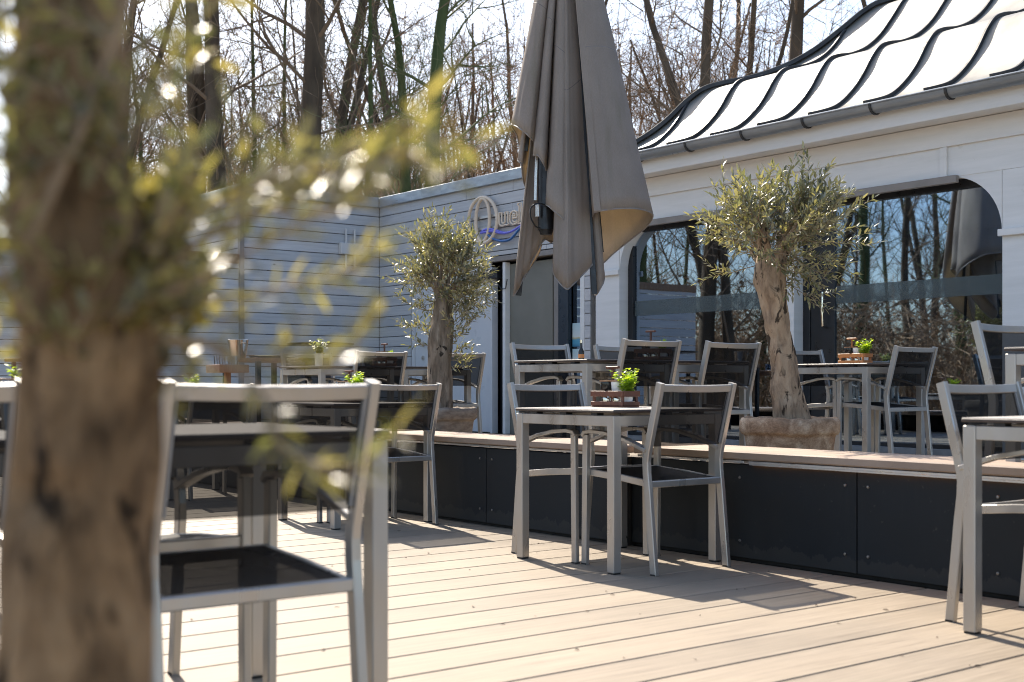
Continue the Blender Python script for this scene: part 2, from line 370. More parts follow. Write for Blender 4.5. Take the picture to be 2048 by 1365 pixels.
M['room_floor']=rich('dark_floor',(.06,.045,.03),(.09,.068,.045),4,(6,1,1),.4)
def m_emit(name,c,s):
    m,nt,b=newmat(name); b.inputs['Base Color'].default_value=(*c,1); b.inputs['Emission Color'].default_value=(*c,1); b.inputs['Emission Strength'].default_value=s; return m
M['lamp_warm']=m_emit('lit_lamp',(1,.50,.14),1.6)
M['led']=m_emit('led_strip',(1,.36,.08),3.0)
def m_poster(name, a, b2, c3):
    m,nt,b=newmat(name); tc=nd(nt,'ShaderNodeTexCoord'); v=coords(nt,(1,1,1),'Generated')
    sx=nd(nt,'ShaderNodeSeparateXYZ'); lk(nt,tc.outputs['Generated'],sx.inputs[0])
    add=nd(nt,'ShaderNodeMath',operation='MULTIPLY_ADD'); lk(nt,noise_n(nt,coords(nt,(1.2,1,1.2),'Generated'),3,2),add.inputs[0]); add.inputs[1].default_value=.10; lk(nt,sx.outputs[2],add.inputs[2])
    base=ramp(nt,add.outputs[0],[(.0,a),(.2,b2),(.34,b2),(.42,c3),(.46,(.72,.78,.76)),(1.0,(.50,.68,.72))])
    ln=nd(nt,'ShaderNodeTexWave',wave_type='BANDS',bands_direction='Z'); ln.inputs['Scale'].default_value=6; ln.inputs['Distortion'].default_value=0; lk(nt,tc.outputs['Generated'],ln.inputs[0])
    lk(nt,base,b.inputs['Base Color']); b.inputs['Roughness'].default_value=.4; return m
M['poster1']=m_poster('teal_poster',(.02,.10,.22),(.10,.36,.52),(.62,.52,.25))
M['poster2']=m_poster('blue_poster',(.01,.06,.17),(.55,.66,.66),(.50,.50,.18))
random.seed(7)
# ------------------------------------------------------------------ setting: ground and decks
g=MB(); g.add([Vector((-400,-400,-.16)),Vector((400,-400,-.16)),Vector((400,400,-.16)),Vector((-400,400,-.16))],[(0,1,2,3)])
tag(g.build('ground',M['ground'],recalc=False),kind='structure')
d=MB(); SP=.235; i=0
x=-24*SP*3
A0=-15.98
k0=int(A0/SP)-1
for k in range(k0,14):
    xa=k*SP+.004; xb=(k+1)*SP-.004
    d.box(xa,xb,-3.2,4.56,-.025,0,.003)
d.box(A0-1,14*SP,-3.2,4.56,-.12,-.04,0,1)
tag(d.build('terrace_deck',[M['deck'],M['under']]),kind='structure')
d=MB()
for k in range(k0,14):
    d.box(k*SP+.003,(k+1)*SP-.003,4.62,8.98,ZU-.025,ZU,.003)
d.box(A0-1,14*SP,4.62,8.98,-.1,ZU-.04,0,1)
tag(d.build('upper_deck',[M['deck'],M['under']]),kind='structure')
d=MB(); rd=random.Random(8)
for i in range(150):
    q=Vector((rd.uniform(-8,.5),rd.uniform(.8,4.5),.002)); az=rd.uniform(0,6.28)
    d.leaf(q,Vector((math.cos(az),math.sin(az),.12)),Vector((rd.gauss(0,.3),rd.gauss(0,.3),1)),rd.uniform(.006,.028),rd.uniform(.004,.012),.25)
tag(d.build('dry_leaves',M['twig_warm_dark'],recalc=False),kind='stuff')
# ------------------------------------------------------------------ low wall with bench plank
lw=empty('low_wall',(-6,4.56,0)); tag(lw,'long anthracite panelled low wall topped with a brown bench plank','wall')
joints=[-15.4,-14.06,-12.72,-11.38,-10.04,-8.7,-7.35,-6.01,-4.815]
for j in range(len(joints)-1):
    p=MB(); p.box(joints[j]+.003,joints[j+1]-.003,4.50,4.52,.02,.462,.002)
    for sx_ in (joints[j]+.06,joints[j+1]-.06):
        for sz in (.10,.40): p.lathe([(.0001,-.003),(.008,-.003),(.006,.004),(.0001,.005)],0,0,0,10,1)
    o=p; n0=len(p.v)
    # turn the four screw heads to the panel face
    cnt=0
    base=24
    heads=[(sx_,sz) for sx_ in (joints[j]+.06,joints[j+1]-.06) for sz in (.10,.40)]
    for h_i,(sx_,sz) in enumerate(heads):
        st=base+h_i*40
        for q in range(st,st+40):
            v=p.v[q]; p.v[q]=Vector((sx_+v.x,4.499-v.z,sz+v.y))
    p.build('panel',[M['panel'],M['screw']],lw,True)
joints=[-4.812,-4.73,-3.395,-2.06,-.72,.62,1.95,3.2]
for j in range(len(joints)-1):
    p=MB(); p.box(joints[j]+.003,joints[j+1]-.003,4.55,4.57,.02,.462,.002)
    xs=[joints[j]+.06,(joints[j]+joints[j+1])/2,joints[j+1]-.06] if joints[j+1]-joints[j]>.3 else []
    for h_i,(sx_,sz) in enumerate([(a,z) for a in xs for z in (.10,.40)]):
        st=len(p.v); p.lathe([(.0001,-.003),(.008,-.003),(.006,.004),(.0001,.005)],0,0,0,10,1)
        for q in range(st,len(p.v)):
            v=p.v[q]; p.v[q]=Vector((sx_+v.x,4.549-v.z,sz+v.y))
    p.build('panel',[M['panel'],M['screw']],lw,True)
p=MB(); p.box(-15.4,-4.815,4.53,4.60,0,.46,0); p.box(-4.81,3.2,4.58,4.62,0,.46,0); p.build('core',M['under'],lw,True)
p=MB()
for (x0,x1,yy) in ((-15.4,-11.2,4.494),(-11.19,-8.2,4.494),(-8.19,-5.98,4.494),(-5.97,-4.815,4.494),(-4.74,-4.02,4.544),(-3.99,-1.2,4.544),(-1.19,3.2,4.544)):
    p.box(x0,x1,yy-(.018 if x0>-4.8 else 0),yy+.05,.470,.481,.001)
p.box(-3.985,-1.2,4.526,4.530,.462,.4698,0); p.box(-1.19,3.2,4.526,4.530,.462,.4698,0)
p.build('trim_strip',M['strip'],lw,True)
for (x0,x1,yy) in ((-15.4,-11.22,4.472),(-11.216,-7.32,4.472),(-7.316,-4.80,4.472),(-4.77,-2.3,4.522),(-2.296,.4,4.522),(.404,3.2,4.522)):
    p=MB(); p.box(x0,x1,yy,yy+.21,.485,.525,.006); p.box(x0,x1,yy+.216,yy+.43,.485,.525,.006); p.build('bench_plank',M['plank'],lw,True)
p=MB(); p.box(-3.98,3.2,4.540,4.549,.4665,.4695,0); p.build('led_strip',M['led'],lw,True)
# ------------------------------------------------------------------ chair
def make_chair():
    r=empty('terrace_chair',(0,0,0))
    up=[(.230,0),(.208,.22),(.194,.36),(.183,.45),(.181,.50),(.186,.535),(.202,.60),(.267,.848)]
    hw=.232
    for s in(-1,1):
        p=MB(); p.sweep([(x,s*hw,z) for x,z in up],.024,.036,(0,1,0))
        p.box(.214+.0,.246,s*hw-.0125,s*hw+.0125,0,.008,.001,1)
        o=p.build('leg',[M['alu'],M['gap']],r)
        p=MB(); p.sweep([(-.230,s*hw,0),(-.226,s*hw,.30),(-.222,s*hw,.606)],.024,.034,(0,1,0))
        p.box(-.247,-.213,s*hw-.0125,s*hw+.0125,0,.008,.001,1)
        p.build('leg',[M['alu'],M['gap']],r)
        p=MB(); arm=[(-.239,.602),(-.225,.618),(-.18,.624),(-.08,.618),(.05,.592),(.186,.548)]
        p.sweep([(x,s*hw,z) for x,z in arm],.038,.017,(0,1,0)); p.build('armrest',M['alu'],r)
    p=MB()
    for s in(-1,1): p.sweep([(-.224,s*(hw-.020),.432),(.0,s*(hw-.020),.418),(.195,s*(hw-.020),.398)],.016,.030,(0,1,0))
    p.sweep([(-.216,-hw+.012,.432),(-.216,hw-.012,.432)],.026,.030,(1,0,0)); p.sweep([(.190,-hw+.012,.398),(.190,hw-.012,.398)],.026,.030,(1,0,0))
    p.build('seat_frame',M['alu'],r)
    p=MB(); rows=[]
    for i in range(9):
        t=i/8; row=[]
        for j in range(9):
            q=-1+2*j/8; x=-.21+.395*t; z=.446-(.034)*t-.012*math.sin(math.pi*t)*(1-q*q)
            row.append(Vector((x,q*(hw-.028),z)))
        rows.append(row)
    p.grid(rows); p.grid([[v-Vector((0,0,.004)) for v in rw] for rw in rows]); p.build('seat',M['sling'],r)
    p=MB(); rows=[]
    for i in range(9):
        t=i/8; row=[]; z=.566+.252*t; xb=.186+(z-.535)*.2615
        for j in range(13):
            q=-1+2*j/12; row.append(Vector((xb+.020*(1-q*q),q*(hw-.014),z)))
        rows.append(row)
    p.grid(rows); p.build('backrest',M['sling'],r)
    p=MB(); z=.826; xb=.186+(z-.535)*.2615
    p.sweep([(xb+.020*(1-(q/6)**2),q/6*(hw-.011),z-.004*(1-(q/6)**2)) for q in range(-6,7)],.032,.018,(.25,0,1)); p.build('top_rail',M['alu'],r)
    for s in(-1,1):
        p=MB(); p.sweep([(.196,s*(hw-.017),.575),(.262,s*(hw-.017),.818)],.010,.016,(0,1,0)); p.build('clamp_bar',M['alu_dark'],r)
    return r
CH={'o':make_chair(),'n':0}; CRND=random.Random(3)
def chair(a, b, z, face, label, group='grey and black terrace chairs', rz=0.0):
    o=CH['o'] if CH['n']==0 else copy_tree(CH['o'])
    CH['n']+=1; o.location=(a,b,z); o.rotation_euler=(0,0,(0 if face<0 else math.pi)+rz+(CRND.uniform(-.025,.025) if CH['n']>2 else 0)); tag(o,label,'chair',group); return o
# ------------------------------------------------------------------ table
def make_table():
    r=empty('terrace_table',(0,0,0)); h=.325; w=.023
    for sx in(-1,1):
        for sy in(-1,1):
            p=MB(); p.box(sx*h-w,sx*h+w,sy*h-w,sy*h+w,.006,.703,.003); p.box(sx*h-.02,sx*h+.02,sy*h-.02,sy*h+.02,0,.006,0,1); p.build('leg',[M['alu'],M['gap']],r)
    p=MB()
    for s in(-1,1):
        p.box(-h+w,h-w,s*h-.019,s*h+.019,.655,.702,.002); p.box(s*h-.019,s*h+.019,-h+w,h-w,.655,.702,.002)
    p.build('apron',M['alu'],r)
    p=MB()
    for sx in(-1,0,1):
        for sy in(-1,0,1):
            if sx or sy: p.box(sx*h*.66-.02,sx*h*.66+.02,sy*h-.02,sy*h+.02,.702,.715,0,2) if sy else p.box(sx*h-.02,sx*h+.02,-.02,.02,.702,.715,0,2)
    p.box(-.352,.352,-.352,.352,.7145,.7275,.003,1); p.box(-.349,.349,-.349,.349,.7275,.7295,.001,0); p.build('tabletop',[M['hpl_top'],M['hpl_edge'],M['gap']],r)
    return r
TB={'o':make_table(),'n':0}
def table(a,b,z,label,group='square grey terrace tables',rz=0.0):
    o=TB['o'] if TB['n']==0 else copy_tree(TB['o']); TB['n']+=1
    o.location=(a,b,z); o.rotation_euler=(0,0,rz); tag(o,label,'table',group); return o
# ------------------------------------------------------------------ caddy with mills and herb
def make_caddy(wood):
    r=empty('condiment_caddy',(0,0,0)); L,Wd=.115,.055
    p=MB(); p.box(-L,L,-Wd,Wd,0,.008,.002); 
    for s in(-1,1): p.box(-L,L,s*Wd-.004,s*Wd+.004,.008,.028,.002); p.box(s*L-.004,s*L+.004,-Wd+.004,Wd-.004,.008,.028,.002)
    p.build('tray',wood,r)
    p=MB()
    for s in(-1,1): p.box(-L-.002,L+.002,s*Wd-.005,s*Wd+.005,.052,.080,.002); p.box(s*L-.005,s*L+.005,-Wd+.005,Wd-.005,.052,.080,.002)
    p.build('rail',wood,r)
    for sx in(-1,1):
        for sy in(-1,1):
            p=MB(); p.box(sx*(L-.012)-.006,sx*(L-.012)+.006,sy*(Wd-.010)-.006,sy*(Wd-.010)+.006,.008,.076,.001); p.build('post',wood,r)
    p=MB(); p.box(-.067,-.053,.034,.046,.008,.190,.002); p.box(-.105,-.015,.031,.049,.190,.203,.003); p.build('handle',wood,r)
    return r
def make_mill(body, wood=None):
    r=empty('spice_jar',(0,0,0))
    p=MB(); p.lathe([(.0001,0),(.023,0),(.024,.004),(.024,.050),(.022,.054)],0,0,0,20); p.build('base',M['steel'],r)
    p=MB(); p.lathe([(.022,.054),(.027,.062),(.032,.112),(.031,.116),(.0001,.116)],0,0,0,20); p.build('cup',body,r)
    p=MB(); p.lathe([(.0001,.1165),(.034,.1165),(.034,.123),(.0001,.124)],0,0,0,20); p.build('lid',M['wood_mid'],r)
    return r
def make_herb(seed=1, mat='herb', spiky=False, n=420, rad=.05, ht=.14, pot='porcelain', ph=.07):
    rnd=random.Random(seed); r=empty('herb_plant',(0,0,0))
    p=MB(); p.lathe([(.0001,.001),(.024,.001),(.031,ph),(.028,ph),(.026,ph-.008),(.0001,ph-.008)],0,0,0,18); p.build('pot',M[pot],r)
    p=MB()
    for s_ in range(16 if not spiky else 26):
        a=rnd.uniform(0,6.28); lean=rnd.uniform(.05,.6)
        d=Vector((math.cos(a)*lean,math.sin(a)*lean,1)).normalized(); L=rnd.uniform(.6,1)*ht
        base=Vector((math.cos(a)*.012,math.sin(a)*.012,ph-.01))
        if spiky:
            p.leaf(base,d,Vector((-d.y,d.x,0)).cross(d),L,.013,.2)
        else:
            k=max(4,n//16)
            for q in range(k):
                t=(q+rnd.random())/k; pt=base+d*(L*t)+Vector((0,0,-.01*t*t)); az=rnd.uniform(0,6.28)
                dd=Vector((math.cos(az),math.sin(az),rnd.uniform(-.1,.8)))
                p.leaf(pt,dd,Vector((rnd.uniform(-.3,.3),rnd.uniform(-.3,.3),1)),rnd.uniform(.018,.030),rnd.uniform(.012,.019),.1)
    p.build('leaves',M[mat],r,recalc=False); return r
PROTO={}
def put(kind, maker, loc, label, cat, group, rz=0.0, sc=1.0):
    if kind in PROTO: o=copy_tree(PROTO[kind])
    else: o=PROTO[kind]=maker()
    o.location=loc; o.rotation_euler=(0,0,rz); o.scale=(sc,sc,sc); tag(o,label,cat,group); return o
def caddy_set(a,b,z,where,wood='wood_red',rz=0.0,spiky=False,jars=True,ck=None):
    c,s=math.cos(rz),math.sin(rz)
    def L(x,y,dz=0): return (a+c*x-s*y,b+s*x+c*y,z+dz)
    put('caddy_'+wood,lambda:make_caddy(M[wood]),L(0,0),'%s wooden condiment caddy %s'%('orange' if wood=='wood_orange' else 'red brown',where),'caddy','wooden condiment caddies',rz)
    if jars:
        put('mill_b',lambda:make_mill(M['blackcup']),L(-.05,-.012,.009),'black spice jar in the caddy %s'%where,'jar','spice jars in the caddies',rz)
        put('mill_w',lambda:make_mill(M['porcelain']),L(.012,.004,.009),'white spice jar in the caddy %s'%where,'jar','spice jars in the caddies',rz)
    if spiky: put('herb_spiky',lambda:make_herb(5,'herb',True,ht=.085),L(.078,.01,.009),'spiky potted herb in the caddy %s'%where,'plant','potted herbs on the tables')
    else: put('herb',lambda:make_herb(2),L(.078,.01,.009),'bushy potted herb in the caddy %s'%where,'plant','potted herbs on the tables')
# ------------------------------------------------------------------ furniture placement
T1=(-4.46,4.13)
table(*T1,0,'grey table with dark condiment caddy standing against the low wall')
chair(T1[0]+.245,T1[1]+.01,0,-1,'black mesh chair, back to us, at the lower table with the dark caddy')
chair(T1[0]-.262,T1[1]-.01,0,1,'black mesh chair facing us behind the table with the dark caddy')
caddy_set(-4.60,4.24,.73,'on the lower table against the low wall')
T0=(-2.99,1.33)
table(*T0,0,'blurred grey table right in front of the nearest chair')
chair(-2.618,1.222,0,-1,'large blurred black mesh chair with its back to us beside the near olive trunk')
chair(-3.26,1.25,0,1,'chair facing us across the nearest table, mostly behind the near trunk')
T00=(-2.99,.56)
table(*T00,0,'blurred grey table cut off behind the near olive trunk, at the frame edge')
chair(-2.60,.475,0,-1,'blurred chair cut by the frame edge beside the near olive trunk')
TL=(-4.46,1.20)
table(*TL,0,'table with bright herbs hidden behind the near olive trunk')
caddy_set(-4.52,1.335,.73,'behind the near olive trunk at the frame edge',rz=.3)
T2=(-6.73,4.03)
table(*T2,0,'grey table seen past the nearest chair, before the low wall')
chair(T2[0]+.235,T2[1]+.05,0,-1,'lower chair with its back to us in front of the grey barked olive')
chair(T2[0]-.262,T2[1],0,1,'chair facing us on the far side of the table past the nearest chair')
caddy_set(-6.86,4.06,.73,'on the table past the nearest chair')
T3=(-9.1,4.03)
table(*T3,0,'far lower table behind the top rail of the nearest chair')
chair(T3[0]+.245,T3[1],0,-1,'far lower chair whose top rail shows above the nearest chair')
caddy_set(-9.22,4.03,.73,'on the far lower table left of the wooden pedestal')
T4=(-2.08,4.18)
table(*T4,0,'grey table cut off at the frame edge on the lower deck by the low wall')
chair(T4[0]-.255,T4[1]+.03,0,1,'sunlit chair facing us at the cut off table on the lower deck')
U1=(-6.0,5.33)
table(*U1,ZU,'grey upper table with an oil bottle, before the open entrance')
chair(U1[0]+.245,U1[1]+.03,ZU,-1,'upper chair with its back to us at the table with the oil bottle')
chair(U1[0]-.262,U1[1]-.0,ZU,1,'upper chair facing us before the beige entrance panel')
U1b=(-5.97,6.035)
table(*U1b,ZU,'upper table pushed behind the one with the oil bottle')
chair(U1b[0]+.245,6.06,ZU,-1,'upper chair with its back to us just left of the pale barked olive')
chair(U1b[0]-.262,6.04,ZU,1,'upper chair facing us half hidden before the white pilaster')
caddy_set(-5.93,5.80,ZU+.73,'on the upper table before the left window',spiky=True)
U2=(-5.82,7.8)
table(*U2,ZU,'grey upper table with the orange caddy in front of the right window')
chair(U2[0]+.245,U2[1]-.0,ZU,-1,'upper chair with its back to us at the table with the orange caddy')
chair(U2[0]-.262,U2[1]+.02,ZU,1,'upper chair facing us behind the pale barked olive trunk')
caddy_set(-5.93,7.93,ZU+.73,'on the upper table before the right window',wood='wood_orange')
U4=(-2.50,5.15)
table(*U4,ZU,'upper table cut off at the frame edge above the low wall')
chair(U4[0]-.30,U4[1]+.02,ZU,1,'upper chair facing us at the frame edge before the white wall')
UL=(-9.23,5.35)
table(*UL,ZU,'upper table carrying the pale potted shrub near the grey corner wall')
chair(UL[0]+.245,UL[1]+.12,ZU,-1,'upper chair with its back to us before the grey cladding corner')
chair(UL[0]-.262,UL[1],ZU,1,'upper chair facing us behind the pale potted shrub')
ULb=(-9.2,6.12)
table(*ULb,ZU,'upper table beside the grey barked olive in front of the white door')
chair(ULb[0]+.245,6.25,ZU,-1,'upper chair with its back to us before the white door')
chair(ULb[0]-.262,6.12,ZU,1,'upper chair facing us at the table before the white door')
caddy_set(-9.25,5.83,ZU+.73,'on the upper table before the white door',spiky=True)
p_=put('shrub',lambda:make_herb(9,'herb_grey',False,240,.1,.135,'pot_pale',.085),(-9.3,5.22,ZU+.73),'pale green round shrub in a small pale pot on an upper table','plant','potted herbs on the tables',0,1.25)
# oil bottle
r=empty('oil_bottle',(-5.93,5.18,ZU+.73)); tag(r,'small dark oil bottle with yellow label on an upper table','bottle')
p=MB(); p.lathe([(.0001,0),(.018,0),(.019,.05),(.008,.075),(.0075,.105),(.0001,.106)],0,0,0,16); p.build('bottle_body',M['blackcup'],r)
p=MB(); p.lathe([(.0192,.012),(.0194,.012),(.0194,.035),(.0192,.035)],0,0,0,16); p.build('paper_label',M['wood_orange'],r)
p=MB(); p.lathe([(.0085,.106),(.0085,.125),(.0001,.126)],0,0,0,12); p.build('cap',M['steel'],r)
# ------------------------------------------------------------------ bar furniture by the grey wall
pb=W(530,716,12.6)
r=empty('serving_table',(pb.x,pb.y,ZU)); tag(r,'brown topped serving table with a dark leg by the grey wall','table')
p=MB(); p.box(-.36,.42,-.3,.3,.80,.835,.004); p.build('tabletop',M['wood_mid'],r)
for sx in(-.33,.39):
    for sy in(-.27,.27):
        p=MB(); p.box(sx-.022,sx+.022,sy-.022,sy+.022,0,.80,.002); p.build('leg',M['black'],r)
zt=ZU+.835
q=W(476,707,12.35); r=empty('ice_bucket',(q.x,q.y,zt)); tag(r,'shiny steel ice bucket on the serving table','bucket')
p=MB(); p.lathe([(.0001,0),(.068,0),(.075,.01),(.104,.175),(.107,.178),(.104,.181),(.099,.175),(.07,.012),(.0001,.012)],0,0,0,28); p.build('bucket_body',M['steel'],r)
for s in(-1,1):
    p=MB(); p.tube([(s*.104,-.02,.14),(s*.125,-.02,.15),(s*.125,.02,.15),(s*.104,.02,.14)],.005,6); p.build('handle',M['steel'],r)
q=W(532,708,12.4); r=empty('serving_tray',(q.x,q.y,zt)); tag(r,'black round tray lying on the serving table','tray')
p=MB(); p.lathe([(.0001,0),(.15,0),(.17,.02),(.172,.022),(.165,.02),(.148,.005),(.0001,.005)],0,0,0,32); p.build('tray_body',M['plastic_black'],r)
p=MB(); p.lathe([(.171,.0225),(.174,.0225),(.174,.026),(.171,.026)],0,0,0,32); p.build('rim',M['steel'],r)
q=W(455,735,11.9); r=empty('wooden_pedestal',(q.x,q.y,ZU)); tag(r,'brown wooden pedestal with a box top holding rows of glasses','pedestal')
hp=H-(730-HOR)/F*11.9-ZU
p=MB(); p.box(-.15,.15,-.15,.15,hp-.075,hp,.005); p.build('box_top',M['wood_mid'],r)
p=MB(); p.box(-.025,.025,-.025,.025,.03,hp-.075,.002); p.build('post',M['wood_mid'],r)
p=MB(); p.box(-.15,.15,-.15,.15,0,.03,.004); p.build('foot',M['wood_mid'],r)
gl=None
for i in range(5):
    for j in range(2):
        if gl is None:
            gl=empty('drinking_glass',(0,0,0)); p=MB(); p.lathe([(.0001,0),(.022,0),(.026,.085),(.0245,.085),(.021,.006),(.0001,.006)],0,0,0,16); p.build('glass_body',M['glass_clear'],gl); o=gl
        else: o=copy_tree(gl)
        o.location=(q.x-.115+.057*i,q.y-.06+.09*j,ZU+hp); tag(o,'clear drinking glass among the rows on the wooden pedestal','glass','glasses on the wooden pedestal')
q=W(641,687,13.2); r=empty('standing_table',(q.x,q.y,ZU)); tag(r,'black round standing table close to the grey wall','table')
p=MB(); p.lathe([(.0001,q.z-ZU-.02),(.34,q.z-ZU-.02),(.35,q.z-ZU-.01),(.35,q.z-ZU),(.0001,q.z-ZU)],0,0,0,36); p.build('tabletop',M['plastic_black'],r)
p=MB(); p.tube([(0,0,.02),(0,0,q.z-ZU-.02)],.03,12); p.build('pole',M['alu_dark'],r)
p=MB(); p.lathe([(.0001,0),(.22,0),(.22,.015),(.03,.03),(.0001,.03)],0,0,0,28); p.build('foot',M['alu_dark'],r)
# ------------------------------------------------------------------ annex with grey cladding
an=empty('annex_building',(-14.4,9,0)); tag(an,'flat roofed annex clad in grey horizontal boards with zinc coping','building')
ZT=3.22; BH=.134; JR=random.Random(12)
def clad_y(mb,b,a0,a1,z0,z1,cut=None):
    """boards on the plane y=b facing -y"""
    k=math.floor(z0/BH)
    while k*BH<z1:
        za=max(z0,k*BH+.0045); zb=min(z1,(k+1)*BH-.0045)
        if zb-za>.01:
            if a1-a0>1.5:
                q=a0+(a1-a0)*JR.uniform(.15,.85); mb.box(a0,q-.0015,b,b+.02,za,zb,.002); mb.box(q+.0015,a1,b+.001,b+.021,za,zb,.002)
            else: mb.box(a0,a1,b,b+.02,za,zb,.002)
        k+=1
def clad_x(mb,a,b0,b1,z0,z1):
    k=math.floor(z0/BH)
    while k*BH<z1:
        za=max(z0,k*BH+.0045); zb=min(z1,(k+1)*BH-.0045)
        if zb-za>.01: mb.box(a-.02,a,b0,b1,za,zb,.002)
        k+=1
p=MB()
clad_y(p,9,-14.40,-13.64,.1,ZT); clad_y(p,9,-13.636,-11.93,2.235,ZT); clad_y(p,9,-11.926,-10.30,2.36,ZT)
clad_y(p,9,-10.25,-10.16,.1,2.34)
p.build('wall',M['clad'],an,True)
p=MB(); clad_x(p,-14.40,7.02,8.995,.1,ZT); p.build('wall',M['clad'],an,True)
p=MB(); clad_y(p,7,-26,-14.42,2.46,ZT); clad_y(p,7.35,-26,-14.46,.1,2.45); p.build('wall',M['clad'],an,True)
p=MB(); clad_x(p,-14.40,3.2,7.0,.1,2.34); p.build('screen_wall',M['clad'],an,True)
p=MB(); p.box(-14.46,-14.38,3.2,6.99,2.345,2.455,.004); p.build('cap_beam',M['wood_mid'],an,True)
p=MB(); p.box(-14.43,-14.36,6.955,7.015,.1,ZT,.003); p.build('corner_post',M['soffit'],an,True)
p=MB(); p.box(-26,-14.425,7.03,7.3,.1,3.2,0); p.box(-26,-14.44,7.4,16,.1,3.2,0); p.box(-14.43,-13.62,9.03,16,.1,3.2); p.box(-13.61,-10.17,9.65,16,.1,3.2); p.box(-13.61,-10.17,9.03,9.64,2.42,3.2); p.build('core',M['under'],an,True)
p=MB()
p.box(-14.47,-10.0,8.955,9.10,3.20,3.33,.006); p.box(-14.47,-14.33,6.955,8.95,3.20,3.33,.006); p.box(-26,-14.475,6.955,7.1,3.20,3.33,.006)
p.box(-14.40,-10.0,9.105,16,3.24,3.30); p.box(-26,-14.48,7.105,16,3.24,3.30)
p.build('coping',M['coping'],an,True)
# white door
dr=MB(); dr.box(-13.575,-11.95,9.035,9.08,ZU+.01,2.205,.003); dr=dr.build('door',M['white_door'],an,True)
p=MB(); p.box(-13.62,-13.58,9.0,9.09,ZU,2.23,.002); p.box(-11.945,-11.905,9.0,9.09,ZU,2.23,.002); p.box(-13.578,-11.947,9.0,9.09,2.21,2.232,.002); p.build('door_frame',M['white_door'],an,True)
p=MB(); zc=W(843,690,YB(843,9.03)).z
p.lathe([(.0001,0),(.03,0),(.03,.01),(.0001,.012)],0,0,0,18)
for i in range(len(p.v)): v=p.v[i]; p.v[i]=Vector((-13.40+v.x,9.034-v.z,zc+v.y))
p.tube([(-13.40,9.03,zc),(-13.40,8.975,zc),(-13.25,8.97,zc)],.011,8)
h=MB(); hd=p.build('handle',M['steel'],None); hd.data.transform(Matrix.Translation(-Vector((-14.4,9,0)))); hd.parent=dr
p=MB(); p.lathe([(.0001,0),(.03,0),(.03,.012),(.012,.014),(.012,.02),(.0001,.02)],0,0,0,18)
for i in range(len(p.v)): v=p.v[i]; p.v[i]=Vector((-13.40+v.x,9.034-v.z,zc-.17+v.y))
hd=p.build('lock',M['steel'],None); hd.data.transform(Matrix.Translation(-Vector((-14.4,9,0)))); hd.parent=dr
# entrance recess
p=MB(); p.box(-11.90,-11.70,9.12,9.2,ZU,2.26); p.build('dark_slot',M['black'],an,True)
p=MB(); p.box(-11.70,-11.65,9.0,9.075,ZU,2.27,.003); p.build('jamb',M['white'],an,True)
p=MB(); p.box(-11.645,-10.985,9.07,9.11,ZU,2.25,.003); p.build('entrance_panel',M['beige'],an,True)
p=MB(); p.box(-10.98,-10.86,9.06,9.11,ZU,2.25,.003); p.build('entrance_panel',M['beige'],an,True)
p=MB(); p.box(-10.85,-10.77,9.07,9.12,ZU,2.25,.003); p.build('mullion',M['soffit'],an,True)
p=MB(); p.box(-10.765,-10.60,9.06,9.12,ZU,2.25,.004); p.build('door_frame',M['bluedark'],an,True)
p=MB(); p.box(-10.595,-10.33,9.13,9.14,ZU,2.25); p.build('side_window',M['glass'],an,True)
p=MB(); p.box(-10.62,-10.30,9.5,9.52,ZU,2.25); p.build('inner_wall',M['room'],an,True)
p=MB(); p.box(-10.325,-10.255,9.0,9.16,ZU,2.33,.003); p.build('jamb',M['white'],an,True)
p=MB(); p.box(-11.92,-10.255,8.975,9.05,2.285,2.345,.004); p.box(-11.70,-10.26,9.055,9.30,2.29,2.33); p.build('lintel',M['soffit'],an,True)
for zc_,zz,mt in((1.52,1.26,'poster1'),(1.235,.98,'poster2')):
    p=MB(); p.box(-10.585,-10.335,9.118,9.124,zz,zc_); o=p.build('poster',M[mt],an,True)
# door closer with cable
r=empty('door_closer',(-11.8,8.99,2.15)); tag(r,'black door closer box with a cable beside the white door','door closer')
p=MB(); p.box(-.28,.02,-.02,.10,-.06,.05,.008); p.build('closer_box',M['plastic_black'],r)
p=MB(); p.tube([(0,0,-.03),(.03,-.01,-.12),(.10,-.01,-.19),(.17,0,-.19),(.19,.01,-.08)],.006,6); p.build('cable',M['black'],r)
# junction box on the corner wall
q=W(701,499,YA(701,-14.38)); r=empty('junction_box',(-14.385,q.y,q.z)); tag(r,'light grey junction box with two conduits on the grey wall','box')
p=MB(); p.box(-.01,.06,-.17,.17,-.075,.075,.006); p.build('box_body',M['box_grey'],r)
for yy in(-.075,.055):
    for (z0,z1) in((.075,.26),(-.27,-.075)):
        p=MB(); p.tube([(.02,yy,z0),(.02,yy,z1)],.014,8); p.build('conduit',M['box_grey'],r)
# sign: outline lettering on two rails
SB=8.94
def sp(px,py):
    v=W(px,py,YB(px,SB)); return Vector((v.x,SB,v.z))
sg0=sp(990,440); r=empty('restaurant_sign',sg0); tag(r,'outline letter sign reading Que with a blue wave, on the grey wall','sign')
def Z(x,y): return sp(900+x*.21244,350+y*.21244)-sg0     # reading grid of the sign
def smooth(pts,n=8,closed=False):
    P=[Vector(p) for p in pts]; out=[]; N=len(P)
    rng=range(N if closed else N-1)
    for i in rng:
        p0=P[(i-1)%N] if closed or i>0 else P[0]; p1=P[i]; p2=P[(i+1)%N]; p3=P[(i+2)%N] if closed or i+2<N else P[-1]
        for k in range(n):
            t=k/n; out.append(.5*((2*p1)+(-p0+p2)*t+(2*p0-5*p1+4*p2-p3)*t*t+(-p0+3*p1-3*p2+p3)*t**3))
    out.append(P[0].copy() if closed else P[-1]); return out
